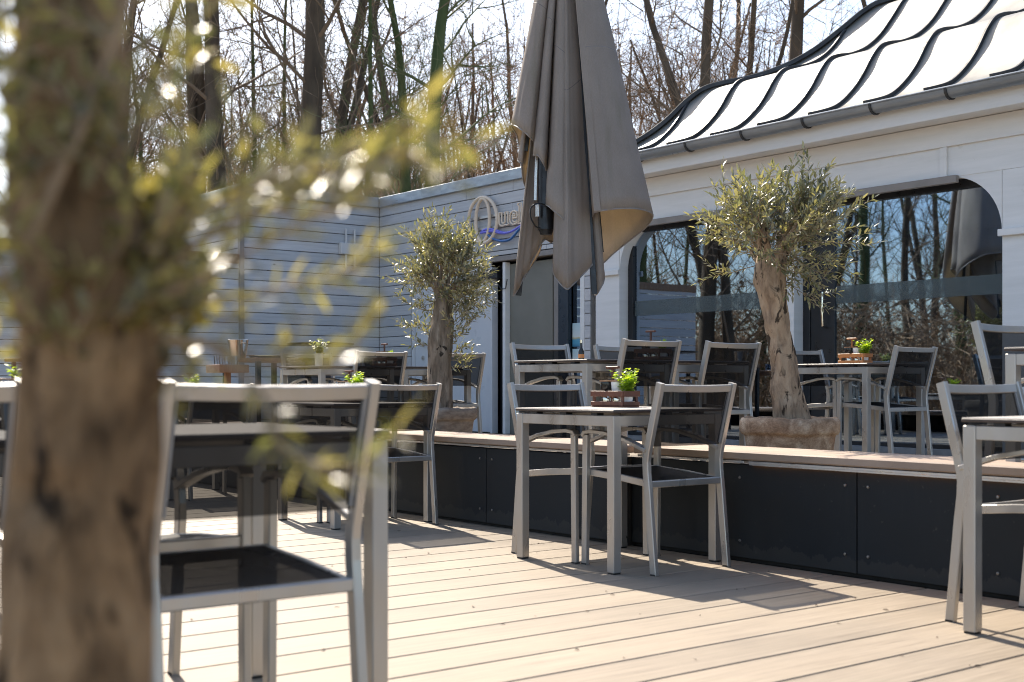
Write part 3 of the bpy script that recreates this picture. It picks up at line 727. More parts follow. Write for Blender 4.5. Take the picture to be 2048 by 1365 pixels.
def letter(name,paths,mat,rad=.016):
    p=MB()
    for pts,closed in paths: p.tube(smooth([Z(*q) for q in pts],6,closed),rad,8)
    p.build(name,mat,r)
def ell(cx,cy,rx,ry,rot=0,n=20):
    return [(cx+rx*math.cos(t)*math.cos(rot)-ry*math.sin(t)*math.sin(rot),cy+rx*math.cos(t)*math.sin(rot)+ry*math.sin(t)*math.cos(rot)) for t in [2*math.pi*i/n for i in range(n)]]
letter('letter_q',[(ell(310,428,134,216,.03),True),(ell(308,428,64,202,.02),True)],M['sign_cream'],.021)
def poly_letter(name,polys,mat,rad=.011):
    p=MB()
    for pts,closed in polys: p.tube([Z(*q) for q in pts]+([Z(*pts[0])] if closed else []),rad,8)
    p.build(name,mat,r)
U=[(462,362),(488,357),(488,440),(495,456),(508,456),(519,445),(519,351),(545,346),(545,448),(556,462),(540,472),(522,470),(505,478),(478,478),(464,462)]
poly_letter('letter_u',[(U,True)],M['sign_cream'])
E=[(563,415),(568,370),(585,345),(608,338),(628,350),(635,385),(634,402),(588,408),(592,432),(604,444),(622,440),(634,426),(634,450),(612,466),(590,466),(570,448)]
poly_letter('letter_e',[(E,True),([(588,390),(592,372),(604,364),(614,372),(616,386)],True)],M['sign_cream'])
Lr=[(640,270),(672,262),(672,432),(686,438),(686,452),(642,460),(642,446),(652,440),(652,290),(640,286)]
poly_letter('letter_l',[(Lr,True)],M['sign_cream'])
letter('wave_upper',[([(290,548),(320,520),(370,512),(430,522),(500,545),(560,540),(620,510),(680,470)],False),([(290,548),(330,540),(400,532),(470,548),(520,550)],False)],M['sign_violet'],.014)
letter('wave_lower',[([(345,552),(390,592),(450,618),(510,622),(560,610),(600,575),(640,525),(690,480)],False)],M['sign_blue'],.015)
p=MB()
for y0,y1 in((418,326),(522,445)):
    p.sweep([Z(185,y0)+Vector((0,.03,0)),Z(700,y1)+Vector((0,.03,0))],.03,.012,(0,0,1))
p.build('rail',M['strip'],r)
# ------------------------------------------------------------------ white pavilion
pv=empty('pavilion',(-7.5,9,ZU)); tag(pv,'white timber pavilion with arched dark windows and a wavy sheet metal roof','building')
WZ=2.50; RA=.47; XR=6.0
def arch_plate(mb,a0,a1,z0,z1,ca,sgn,b0,b1):
    """wall corner filler with a quarter round cut: ca = jamb position, sgn=+1 arc springs left from right jamb"""
    n=14
    cx=ca-sgn*RA; cz=WZ-RA
    poly=[(ca,WZ+.001)]+[(cx+sgn*RA*math.cos(t),cz+RA*math.sin(t)) for t in [math.pi/2*i/n for i in range(n+1)]][::-1]
    mb.prism(poly,b1-b0,'y',b0)
p=MB()
p.box(-10.05,-9.68,8.98,9.30,ZU,3.10,.004)          # left pilaster
p.box(-7.60,-7.38,8.98,9.30,ZU,2.499,.004)
p.box(-5.35,-3.1,8.98,9.30,ZU,2.499,.004); p.box(-1.0,XR,8.98,9.30,ZU,2.499,.004)
p.box(-9.675,XR,8.98,9.30,2.50,3.10,.0)
arch_plate(p,0,0,0,0,-5.355,1,8.985,9.18); arch_plate(p,0,0,0,0,-9.675,-1,8.985,9.18); arch_plate(p,0,0,0,0,-3.095,-1,8.985,9.18); arch_plate(p,0,0,0,0,-1.005,1,8.985,9.18)
p.build('wall',M['white'],pv,True)
p=MB(); p.box(-10.08,XR,8.955,8.979,2.745,2.93,.002); p.build('frieze_board',M['white'],pv,True)
for a in(-9.66,-8.24,-7.04,-5.85,-4.2,-2.0):
    p=MB(); p.box(a-.03,a+.03,8.958,8.979,2.50,2.744,.002); p.build('batten',M['white'],pv,True)
p=MB(); p.box(-10.25,XR,8.72,8.76,2.925,3.12,.003); p.box(-10.25,XR,8.765,9.0,2.935,2.96); p.build('fascia',M['white'],pv,True)
for (a0,a1) in((-9.45,-7.62),(-7.37,-5.72),(-2.7,-1.4)):
    p=MB(); p.box(a0,a1,8.93,8.975,2.445,2.505,.003); p.build('awning_casing',M['soffit'],pv,True)
for (a0,a1) in((-10.07,-9.66),(-5.37,-3.08)):
    p=MB(); p.box(a0,a1,8.945,8.979,1.985,2.04,.004); p.build('capital_moulding',M['white'],pv,True)
for wi,(a0,a1) in enumerate(((-9.675,-7.605),(-7.375,-5.355),(-3.095,-1.005))):
    p=MB(); t=.055
    p.box(a0,a0+t*1.4,9.10,9.16,ZU,2.495,.003); p.box(a1-t,a1,9.10,9.16,ZU,2.495,.003); p.box(a0+t*1.4,a1-t,9.10,9.16,ZU,.35,.003); p.box(a0+t*1.4,a1-t,9.10,9.16,2.42,2.495,.003)
    if wi==1: p.box(a0+t*1.4,a0+.34,9.11,9.15,.35,2.42,.003)
    fr=p.build('window',M['black'],pv,True)
    x0=a0+.34 if wi==1 else a0+t*1.4
    for nm,mt,bx in(('pane','glass',(x0,a1-t,9.128,9.136,.352,2.418)),('frosted_band','frost',(x0+.01,a1-t-.01,9.119,9.1245,1.555,1.71)),('sill','alu_dark',(a0,a1,9.02,9.099,ZU+.002,ZU+.05))):
        p=MB(); p.box(*bx); o=p.build(nm,M[mt],None); o.data.transform(Matrix.Translation(-Vector((-7.5,9,ZU)))); o.parent=fr
    if wi==1:
        p=MB(); p.tube([(a0+.25,9.10,1.35),(a0+.25,9.06,1.36),(a0+.25,9.05,1.5),(a0+.25,9.06,1.66),(a0+.25,9.10,1.67)],.012,8); o=p.build('handle',M['steel'],None); o.data.transform(Matrix.Translation(-Vector((-7.5,9,ZU)))); o.parent=fr
# room behind the glass
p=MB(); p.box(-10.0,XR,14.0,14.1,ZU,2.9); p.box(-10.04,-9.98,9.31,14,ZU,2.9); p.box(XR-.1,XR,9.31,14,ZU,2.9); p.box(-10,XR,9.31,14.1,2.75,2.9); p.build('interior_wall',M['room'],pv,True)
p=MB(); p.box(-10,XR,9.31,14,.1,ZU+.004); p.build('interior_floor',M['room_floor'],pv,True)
for a in(-9.0,-8.55,-5.0):
    p=MB(); p.box(a-.05,a+.05,12.2,12.3,ZU,2.75,.004); p.build('interior_post',M['wood_light'],pv,True)
# roof: double curved sheet metal with rolled ribs and a hipped corner
PR=[(8.62,3.13),(8.85,3.19),(9.08,3.27),(9.28,3.41),(9.45,3.58),(9.60,3.78),(9.72,3.90),(9.86,3.96),(10.07,4.01),(10.3,4.11),(10.52,4.27),(10.72,4.48),(10.90,4.68),(11.05,4.77),(11.4,4.86),(11.9,5.02),(12.4,5.25)]
PRs=smooth([Vector((0,b,z)) for b,z in PR],4)
AH=-10.3
p=MB(); rows=[]
for v in PRs:
    a0=AH+(v.y-8.62); rows.append([Vector((a0+(XR-a0)*k/24,v.y,v.z)) for k in range(25)])
p.grid(rows)
rows=[]
for v in PRs:
    a0=AH+(v.y-8.62); rows.append([Vector((a0,v.y+(18-v.y)*k/10,v.z)) for k in range(11)])
p.grid(rows)
v=PRs[-1]; a0=AH+(v.y-8.62); p.add([Vector((a0,v.y,v.z)),Vector((XR,v.y,v.z)),Vector((XR,18,v.z+.6)),Vector((a0,18,v.z+.6))],[(0,1,2,3)])
p.add([Vector((AH,8.62,3.12)),Vector((XR,8.62,3.12)),Vector((XR,18,3.12)),Vector((AH,18,3.12))],[(0,1,2,3)])
rf=p.build('roof',M['roof'],pv,True,sharp=60)
def rsub(mb,nm,mt):
    o=mb.build(nm,mt,None); o.data.transform(Matrix.Translation(-Vector((-7.5,9,ZU)))); o.parent=rf; return o
k=0
a=-9.86
while a<XR-.1:
    pts=[v+Vector((a,0,.014)) for v in PRs if AH+(v.y-8.62)<a-.02 and v.y>8.7]
    if len(pts)>2:
        mb=MB(); mb.sweep(pts,.028,.04,(1,0,0)); rsub(mb,'rib',M['zinc_dark'])
    a+=.572
mb=MB(); mb.sweep([v+Vector((AH+(v.y-8.62),0,.03)) for v in PRs],.10,.05,(1,-1,0)); rsub(mb,'hip_cap',M['zinc_dark'])
# gutter
p=MB(); rows=[]
for k in range(9):
    t=math.pi*k/8
    rows.append([Vector((x,8.645-.072*math.cos(t),3.115-.072*math.sin(t))) for x in(-10.38,-7,-3,XR)])
p.grid(rows); p.tube([(-10.38,8.573,3.118),(XR,8.573,3.118)],.010,8)
rows=[]
for k in range(9):
    t=math.pi*k/8
    rows.append([Vector((-10.38,8.645-.072*math.cos(t),3.115-.072*math.sin(t))),Vector((-10.38,8.645,3.115))])
p.grid(rows)
gt=p.build('gutter',M['coping'],pv,True)
a=-10.36
for k in range(24):
    p=MB(); p.sweep([Vector((a+.69*k-.05,8.645-.078*math.cos(t),3.115-.078*math.sin(t))) for t in [math.pi*i/8 for i in range(9)]],.022,.010,(1,0,0))
    o=p.build('bracket',M['zinc_dark'],None); o.data.transform(Matrix.Translation(-Vector((-7.5,9,ZU)))); o.parent=gt
p=MB(); rows=[]
# indoor furniture seen through the glass
def wchair():
    r=empty('wooden_chair',(0,0,0))
    for sx in(-1,1):
        for sy in(-1,1):
            p=MB(); p.sweep([(sx*.21,sy*.21,0),(sx*.15,sy*.15,.44)],.03,.03,(0,1,0)); p.build('leg',M['wood_light'],r)
    p=MB(); p.box(-.22,.22,-.22,.22,.44,.475,.01); p.build('seat',M['wood_light'],r)
    p=MB(); p.grid([[Vector((.19+.03*math.cos(q*1.2)+.05*t,.22*q,.62+.2*t)) for q in(-1,-.6,-.2,.2,.6,1)] for t in(0,.5,1)]); p.build('backrest',M['wood_light'],r)
    for s in(-1,1):
        p=MB(); p.sweep([(.17,s*.17,.47),(.215,s*.18,.64)],.025,.02,(0,1,0)); p.build('back_post',M['wood_light'],r)
    return r
wc=None
for i,(a,b,rz,lab) in enumerate(((-5.75,10.3,.4,'pale wooden chair indoors by the right window'),(-6.35,10.6,2.6,'pale wooden chair indoors near the window handle'),(-7.95,10.2,1.2,'pale wooden chair indoors behind the pale barked olive'),(-8.6,10.8,2.9,'pale wooden chair indoors behind the left window'))):
    o=wchair() if wc is None else copy_tree(wc)
    if wc is None: wc=o
    o.location=(a,b,ZU+.005); o.rotation_euler=(0,0,rz); tag(o,lab,'chair','indoor wooden chairs')
wt=None
for i,(a,b,lab) in enumerate(((-5.9,11.1,'wooden dining table indoors by the right window'),(-8.2,10.9,'wooden dining table indoors behind the left window'))):
    if wt is None:
        wt=empty('dining_table',(0,0,0))
        for sx in(-1,1):
            for sy in(-1,1):
                p=MB(); p.sweep([(sx*.36,sy*.36,0),(sx*.31,sy*.31,.72)],.045,.045,(0,1,0)); p.build('leg',M['wood_light'],wt)
        p=MB(); p.box(-.4,.4,-.4,.4,.72,.75,.006); p.build('tabletop',M['wood_mid'],wt); o=wt
    else: o=copy_tree(wt)
    o.location=(a,b,ZU+.005); tag(o,lab,'table','indoor dining tables')
for i,(px,py,b,lab) in enumerate(((1335,473,11.2,'round lit ceiling lamp behind the left window'),)):
    q=W(px,py,YB(px,b)); o=empty('ceiling_lamp',(q.x,q.y,q.z)); tag(o,lab,'lamp')
    p=MB(); p.lathe([(.0001,0),(.09,0),(.09,.02),(.0001,.02)],0,0,0,24); p.build('lamp_disc',M['lamp_warm'],o)
    p=MB(); p.tube([(0,0,.02),(0,0,2.75-q.z)],.008,6); p.lathe([(.11,.0),(.11,.03),(.02,.05),(.0001,.05)],0,0,0,24); p.build('lamp_shade',M['black'],o)
# ------------------------------------------------------------------ olive trees
def nz(p,s): return noise.noise(Vector(p)*s)
def trunk_mesh(path, rads, n=44, steps=10, amp=.12, seed=0, knots=()):
    P=smooth(path,steps); N=len(P); mb=MB(); rows=[]
    def rad(t):
        x=t*(len(rads)-1); i=min(int(x),len(rads)-2); f=x-i; return rads[i]*(1-f)+rads[i+1]*f
    for i,c in enumerate(P):
        r=rad(i/(N-1)); row=[]
        for k in range(n):
            a=2*math.pi*k/n; d=Vector((math.cos(a),math.sin(a),0))
            q=Vector((d.x*1.3,d.y*1.3,c.z*2.2+seed))
            rr=r*(1+amp*nz(q,1.7)+amp*.55*nz(q,4.3)+amp*.35*noise.noise(Vector((d.x*5,d.y*5,c.z*3+seed*2)))+amp*.2*nz(q,13))
            for (kz,ka,kr,kw) in knots:
                da=(a-ka+math.pi)%(2*math.pi)-math.pi; rr+=r*kr*math.exp(-((c.z-kz)/kw)**2-(da/.55)**2)
            row.append(c+d*rr)
        rows.append(row)
    mb.grid(rows,closed=True)
    mb.add(rows[-1],[tuple(range(n))]); return mb
def grow(mbT, mbL, rnd, base, d, L, r0, leafL=.048, leafW=.0135, dens=1.0, up=.25, sub=2, t0=.25, lvl=0):
    """a twig with opposite leaves; side twigs recursively"""
    n=9; pts=[Vector(base)]; d=d.normalized(); dirs=[d.copy()]
    for i in range(n):
        d=(d+Vector((rnd.gauss(0,.10),rnd.gauss(0,.10),rnd.gauss(0,.08)+up/n))).normalized()
        pts.append(pts[-1]+d*(L/n)); dirs.append(d.copy())
    mbT.tube(pts,[r0*(1-.8*i/n) for i in range(n+1)],4,cap=False)
    step=.017/dens; k=max(2,int(L*(1-t0)/step))
    for q in range(k):
        t=t0+(1-t0)*q/k; x=t*n; i=min(int(x),n-1); f=x-i; pt=pts[i].lerp(pts[i+1],f); dd=dirs[i]
        az=rnd.uniform(0,6.28); u=dd.orthogonal().normalized(); wv=dd.cross(u)
        for s in(0,math.pi):
            if rnd.random()<.18: continue
            side=u*math.cos(az+s)+wv*math.sin(az+s)
            ld=(dd*rnd.uniform(.5,1.0)+side*rnd.uniform(.5,1.0)+Vector((0,0,.15))).normalized()
            nn=Vector((rnd.gauss(0,.5),rnd.gauss(0,.5),1))
            mbL.leaf(pt,ld,nn,leafL*rnd.uniform(.6,1.15),leafW*rnd.uniform(.75,1.2),.12)
    mbL.leaf(pts[-1],dirs[-1],Vector((rnd.gauss(0,.4),rnd.gauss(0,.4),1)),leafL,leafW,.12)
    if lvl<1:
        for s in range(sub):
            t=rnd.uniform(.25,.8); x=t*n; i=int(x); pt=pts[i]; dd=dirs[i]
            u=dd.orthogonal().normalized(); wv=dd.cross(u); az=rnd.uniform(0,6.28)
            nd_=(dd*.75+(u*math.cos(az)+wv*math.sin(az))*.75+Vector((0,0,.15)))
            grow(mbT,mbL,rnd,pt,nd_,L*rnd.uniform(.35,.6),r0*.6,leafL,leafW,dens,up,0,.12,1)
    return pts
def to_ell(base,d,c,rad):
    """distance along d from base to the ellipsoid surface"""
    p=Vector(((base[i]-c[i])/rad[i] for i in range(3))); q=Vector((d[i]/rad[i] for i in range(3)))
    A=q.dot(q); B=2*p.dot(q); Cc=p.dot(p)-1; D=B*B-4*A*Cc
    return (-B+math.sqrt(D))/(2*A) if D>0 else .12
# pale barked olive by the windows
def olive(name, base, path, rads, crown_c, crown_r, seed, ntw, bark, label, amp, knots, low=(), dens=1.0, tz=None):
    rnd=random.Random(seed)
    r=empty(name,base); tag(r,label,'tree','olive trees in pots')
    trunk_mesh(path,rads,amp=amp,seed=seed,knots=knots).build('trunk',M[bark],r,True,sharp=0)
    top=Vector(path[-1]); T=MB(); Lf=MB(); B=MB()
    P=smooth(path,6)
    # main limbs
    limbs=[]
    for i in range(11):
        az=2.399*i+rnd.uniform(-.3,.3); el=rnd.uniform(.35,1.3)
        d=Vector((math.cos(az)*math.cos(el),math.sin(az)*math.cos(el),math.sin(el)))
        st=P[int(len(P)*rnd.uniform(.86,.99))]+Vector((math.cos(az),math.sin(az),0))*rads[-1]*.6
        L=to_ell(st,d,crown_c,crown_r)*rnd.uniform(.35,.55)
        pts=[st]; 
        for k in range(6):
            d=(d+Vector((rnd.gauss(0,.12),rnd.gauss(0,.12),.04))).normalized(); pts.append(pts[-1]+d*L/6)
        B.tube(pts,[rads[-1]*.30*(1-.72*k/6) for k in range(7)],7,cap=False); limbs.append(pts)
    cl=[(2.399*i+rnd.uniform(-.25,.25),math.asin(max(-.5,min(1,-.42+1.42*((i*7)%15)/14+rnd.uniform(-.08,.08)))),rnd.uniform(.78,1.16)) for i in range(15)]
    for i in range(ntw):
        pts=limbs[i%len(limbs)]; st=pts[rnd.randint(1,6)]
        rel=Vector(((st[k]-crown_c[k]) for k in range(3)))
        az,el,kk=cl[i%15]; az+=rnd.gauss(0,.30); el+=rnd.gauss(0,.24)
        d=Vector((math.cos(az)*math.cos(el),math.sin(az)*math.cos(el),math.sin(el)))
        d=(d+rel.normalized()*.3+Vector((0,0,.12))).normalized()
        L=min(.55,max(.08,kk*to_ell(st,d,crown_c,crown_r)*rnd.choice((rnd.uniform(.7,1.0),rnd.uniform(.95,1.14)))))
        grow(T,Lf,rnd,st,d,L,.0032,dens=dens,up=.35)
    for (z,az,L,el) in low:
        c=min(P,key=lambda q:abs(q.z-z)); d=Vector((math.cos(az)*math.cos(el),math.sin(az)*math.cos(el),math.sin(el)))
        grow(T,Lf,rnd,c+Vector((math.cos(az),math.sin(az),0))*rads[-1]*.8,d,L,.003,dens=dens,up=.5)
    B.build('limbs',M[bark],r,True); T.build('twigs',M['twig'],r,True,recalc=False); Lf.build('leaves',M['olive'],r,True,recalc=False)
    return r
def pot(name, loc, label, mat, hw, hh, seed, square=.55, rz=0.0):
    r=empty(name,loc,rz); tag(r,label,'pot','wrapped olive pots'); rnd=random.Random(seed); mb=MB(); rows=[]; n=64
    prof=[(0,.74),(.06,.80),(.3,.85),(.6,.91),(.74,.935),(.775,.95),(.785,1.0),(.82,1.04),(.95,1.04),(1.0,1.0),(1.01,.95),(.97,.90),(.86,.88)]
    for t,s in prof:
        row=[]
        for k in range(n):
            a=2*math.pi*k/n; c,sn=math.cos(a),math.sin(a); e=square
            sup=(abs(c)**(2/e)+abs(sn)**(2/e))**(-e/2) if e>0 else 1
            rr=hw*s*sup*(1+.035*nz((c*1.5,sn*1.5,t*2+seed),1.6)+.018*nz((c*4,sn*4,t*3+seed),2.5))
            if .8<((a/(2*math.pi)*1.0)%1)<.93 and t>.02: rr*=1.012
            z=hh*t+.010*nz((c*2,sn*2,seed),2)*(1 if t>.7 else 0)
            row.append(Vector((rr*c,rr*sn,z)))
        rows.append(row)
    mb.grid(rows,closed=True); mb.build('wrapped_pot',M[mat],r,sharp=0)
    s=MB(); s.lathe([(.0001,hh*.90),(hw*.7,hh*.89),(hw*.93,hh*.87)],0,0,0,32,wob=lambda a,z:(abs(math.cos(a))**(2/square)+abs(math.sin(a))**(2/square))**(-square/2)); s.build('soil',M['soil'],r)
    return r
bp=W(1580,835,6.97); PB=(bp.x,bp.y,ZU)
pot('olive_pot',PB,'brown burlap wrapped pot of the pale barked olive behind the bench','burlap',.230,.392,3,.62)
YBt=6.97
pathB=[W(1582,850,YBt),W(1576,790,YBt),W(1566,720,YBt),W(1556,660,YBt),W(1546,600,YBt),W(1541,550,YBt),W(1546,505,YBt)]
cB=W(1538,482,YBt)
olive('olive_tree',PB,pathB,[.106,.080,.070,.067,.070,.083,.074],cB,(.505,.505,.40),11,112,'bark','pale barked olive tree with bowl shaped crown in front of the windows',.24,((1.40,R(200),.28,.04),(1.33,R(330),.22,.04),(.80,R(250),.25,.05),(1.10,R(270),-.28,.05),(.95,R(240),-.2,.04),(1.25,R(260),-.25,.06),(.72,R(300),.2,.03)),dens=.95)
ap=W(882,835,9.47); PA=(ap.x,ap.y,ZU)
pot('olive_pot',PA,'weathered grey brown square pot of the grey barked olive before the door','burlap_grey',.200,.40,5,.2,.15)
YA_=9.47
pathA=[W(879,855,YA_),W(880,790,YA_),W(881,720,YA_),W(886,650,YA_),W(884,630,YA_),W(886,605,YA_),W(888,580,YA_)]
cA=W(882,543,YA_)
olive('olive_tree',PA,pathA,[.090,.090,.088,.084,.070,.066,.058],cA,(.385,.385,.46),23,112,'bark_old','grey barked olive tree with shoots down its trunk before the white door',.17,((1.2,R(250),.2,.08),(1.0,R(60),-.15,.1)),
      low=[(1.18,R(200),.28,.3),(1.10,R(220),.24,.1),(1.16,R(60),.26,.3),(1.02,R(50),.22,.1),(1.06,R(20),.24,-.1),(1.24,R(10),.3,.1),(1.0,R(30),.2,-.3),(1.2,R(240),.3,.2),(1.45,R(200),.30,.2),(1.4,R(240),.33,.1),(1.35,R(20),.30,.3),(1.3,R(60),.26,.5),(1.25,R(-20),.25,.1),(1.2,R(40),.24,.3),(1.28,R(220),.32,-.1),(1.22,R(180),.26,.3),(1.12,R(30),.22,.2),(1.08,R(70),.2,.0),(1.05,R(45),.2,-.2),(1.15,R(-10),.22,.5),(1.5,R(50),.36,.2),(1.48,R(70),.36,.0),(1.52,R(230),.36,.1),(1.35,R(250),.3,.4)],dens=.95)
# near, out of focus olive
YN=.95; NK=.95/1.70; rnd=random.Random(41)
nb=W(150,1365,YN)
NB=(nb.x,nb.y,0)
nt_=empty('olive_tree',NB); tag(nt_,'large blurred olive trunk with leafy twigs filling the near edge','tree','olive trees in pots')
path=[W(146,1425,YN),W(150,1300,YN),W(156,1100,YN),W(176,920,YN),W(180,760,YN),W(172,620,YN),W(150,440,YN),W(138,280,YN),W(146,120,YN),W(150,-60,YN),W(150,-260,YN)]
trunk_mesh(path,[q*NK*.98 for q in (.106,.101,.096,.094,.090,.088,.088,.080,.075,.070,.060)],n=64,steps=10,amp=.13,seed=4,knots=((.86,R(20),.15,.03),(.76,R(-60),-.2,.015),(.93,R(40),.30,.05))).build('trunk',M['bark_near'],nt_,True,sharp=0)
T=MB(); Lf=MB(); B=MB()
def pxtwig(pts,r0,leaf=True,dens=.9,side=2,L=.030,Wd=.0066,lt0=.12):
    P=smooth([W(a_,b_,c_*NK) for a_,b_,c_ in pts],6); n=len(P)-1
    T.tube(P,[r0*(1-.75*i/n) for i in range(n+1)],6,cap=False)
    tot=sum((P[i+1]-P[i]).length for i in range(n)); k=int(tot/.0125*dens)
    for q in range(k):
        t=lt0+(1-lt0)*q/k; x=t*n; i=min(int(x),n-1); pt=P[i].lerp(P[i+1],x-i); dd=(P[i+1]-P[i]).normalized()
        u=dd.orthogonal().normalized(); wv=dd.cross(u); az=rnd.uniform(0,6.28)
        for s in(0,math.pi):
            if rnd.random()<.25: continue
            sd=u*math.cos(az+s)+wv*math.sin(az+s); ld=(dd*rnd.uniform(.4,1)+sd*rnd.uniform(.5,1)+Vector((0,0,.1))).normalized()
            Lf.leaf(pt,ld,Vector((rnd.gauss(0,.6),rnd.gauss(0,.6),1)),L*rnd.uniform(.6,1.1),Wd*rnd.uniform(.8,1.25),.12)
    for s in range(side):
        i=rnd.randint(int(n*.3),n-2); dd=(P[i+1]-P[i]).normalized(); u=dd.orthogonal().normalized(); wv=dd.cross(u); az=rnd.uniform(0,6.28)
        grow(T,Lf,rnd,P[i],dd*.8+(u*math.cos(az)+wv*math.sin(az))*.7,rnd.uniform(.03,.075),r0*.5,L,Wd,1.4,.2,0,.1,1)
near=[
 [(300,600,1.6),(400,560,1.56),(500,500,1.53),(600,450,1.5),(690,380,1.48)],
 [(300,560,1.66),(380,500,1.66),(460,440,1.68),(540,350,1.7),(600,280,1.72)],
 [(300,520,1.66),(380,440,1.62),(470,390,1.58),(580,340,1.54),(690,300,1.5)],
 [(310,560,1.62),(420,470,1.6),(540,420,1.62),(660,380,1.66),(760,330,1.7)],
 [(300,650,1.66),(400,600,1.7),(500,590,1.74),(620,560,1.78),(720,540,1.8)],
 [(330,680,1.62),(430,690,1.58),(520,720,1.55),(600,735,1.53),(680,720,1.5),(760,600,1.5)],
 [(420,690,1.58),(500,760,1.54),(545,830,1.5),(560,890,1.49),(640,930,1.47),(740,945,1.46)],
 [(300,500,1.6),(350,430,1.5),(380,360,1.45),(400,280,1.42)],
 [(290,260,1.75),(330,150,1.8),(390,60,1.84),(450,-40,1.86)],
 [(690,300,1.5),(780,270,1.49),(850,255,1.48)],
 [(600,335,1.54),(700,345,1.52),(800,300,1.5),(870,345,1.49)],
 [(540,420,1.62),(640,430,1.6),(720,400,1.58),(780,350,1.57)],
 [(40,640,1.6),(10,560,1.55),(-30,470,1.5)],[(40,520,1.6),(0,420,1.56),(-40,330,1.52)],[(60,380,1.62),(20,260,1.6),(-10,140,1.58)],
]
for q in near: pxtwig(q,.0028,dens=.95,side=3)
# dense shaded shoots around the trunk
for i in range(28):
    z0=rnd.choice((rnd.uniform(.84,.97),rnd.uniform(.90,1.20))); c=min(smooth(path,4),key=lambda v:abs(v.z-z0)); az=rnd.uniform(0,6.28)
    d=Vector((math.cos(az),math.sin(az),rnd.uniform(-.1,.9)))
    grow(T,Lf,rnd,c+Vector((math.cos(az),math.sin(az),0))*.045,d,rnd.uniform(.05,.13),.002,.028,.007,1.1,.3,1,.05)
dk=W(325,620,.97)
for i in range(60):
    st=dk+Vector((rnd.gauss(0,.016),rnd.gauss(0,.016),rnd.uniform(-.055,.09)))
    d=Vector((rnd.gauss(0,1),rnd.gauss(0,1),rnd.gauss(.3,.8)))
    grow(T,Lf,rnd,st,d,rnd.uniform(.03,.075),.002,.028,.009,1.3,.2,1,.02)
for i in range(5):
    d=Vector((rnd.gauss(0,.3),rnd.gauss(0,.3),1))
    B.tube(smooth([W(290,660-20*i,1.70*NK),W(330,600-50*i,1.68*NK),W(380,540-60*i,(1.66+.03*i)*NK)],5),[.007-.0004*k for k in range(11)],8)
    B.tube(smooth([W(60+20*i,500-60*i,1.58*NK),W(100+30*i,400-70*i,1.55*NK),W(170+25*i,250-70*i,1.53*NK)],5),[.004-.00025*k for k in range(11)],7)
# leafy crown rising out of the frame
for i in range(46):
    z0=rnd.uniform(1.15,1.42); c=min(smooth(path,4),key=lambda v:abs(v.z-min(z0,1.2))); az=rnd.uniform(0,6.28)
    st=Vector((c.x,c.y,z0))+Vector((math.cos(az),math.sin(az),0))*rnd.uniform(.03,.14)
    grow(T,Lf,rnd,st,Vector((math.cos(az),math.sin(az),rnd.uniform(-.3,.9))),rnd.uniform(.08,.2),.002,.03,.0085,1.1,.2,1,.05)
for i in range(34):
    q=W(rnd.uniform(-20,250),rnd.uniform(-30,330),.86); d=Vector((rnd.gauss(0,1),rnd.gauss(0,1),rnd.gauss(.1,.8)))
    grow(T,Lf,rnd,q,d,rnd.uniform(.03,.07),.0016,.026,.0075,1.2,.2,0,.02)
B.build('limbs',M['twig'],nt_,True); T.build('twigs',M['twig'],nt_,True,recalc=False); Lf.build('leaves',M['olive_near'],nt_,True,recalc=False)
pot('olive_pot',NB,'pot of the near blurred olive trunk below the frame','burlap',.20,.36,9,.34)
# ------------------------------------------------------------------ closed cantilever umbrella
YU=9.7; uc=W(1131,480,YU)
um=empty('cantilever_umbrella',(uc.x,uc.y,ZU)); tag(um,'large closed taupe cantilever umbrella hanging in folds','umbrella')
PXM=YU/F
def UP(px,py,dd=0.0):
    """point of the hanging canopy: picture plane offset through the umbrella's axis, dd = towards the back"""
    v=FW*YU+RT*((px-1024)*PXM)+FW*dd; return Vector((v.x,v.y,H-(py-HOR)*PXM))
apex=UP(1131,-300)
rim=[(1022,248,.06),(1030,256,-.08),(1046,272,-.17),(1060,284,-.16),(1072,293,-.05),(1073,300,.10),(1067,312,-.02),(1067,319,-.18),(1076,324,-.24),(1086,338,-.21),(1092,346,-.08),
     (1094,380,.12),(1092,408,.06),(1091,414,-.12),(1096,423,-.26),(1110,438,-.31),(1128,454,-.28),(1134,475,-.17),(1124,500,-.08),(1108,520,-.12),(1105,550,-.22),(1117,574,-.31),(1127,584,-.355),(1131,586,-.365),(1136,582,-.345),
     (1152,566,-.27),(1174,542,-.19),(1189,525,-.12),(1191,508,.02),(1187,520,.12),(1184,560,.02),(1188,592,-.10),(1198,580,-.15),(1206,560,-.12),(1204,520,.0),(1194,450,.10),(1185,440,-.02),
     (1182,438,-.30),(1188,437,-.36),(1204,434,-.37),(1235,429,-.32),(1270,427,-.24),(1298,429,-.10),(1306,434,.02),(1296,450,.14),(1268,472,.24),(1235,498,.27),(1208,521,.24),(1196,500,.12),
     (1175,470,.18),(1150,455,.28),(1125,462,.26),(1105,480,.16),(1090,477,.10),(1075,500,.10),(1055,540,.07),(1036,578,.03),(1027,592,.0),(1032,580,.08),(1055,540,.26),(1085,480,.34),(1070,400,.30),(1048,360,.14),(1043,330,.02),(1036,318,.06),(1040,295,.20),(1034,262,.20)]
RP=smooth([UP(*q) for q in rim],6,True)[:-1]
cen=sum(RP,Vector())/len(RP)
mb=MB(); rows=[]; NT=26
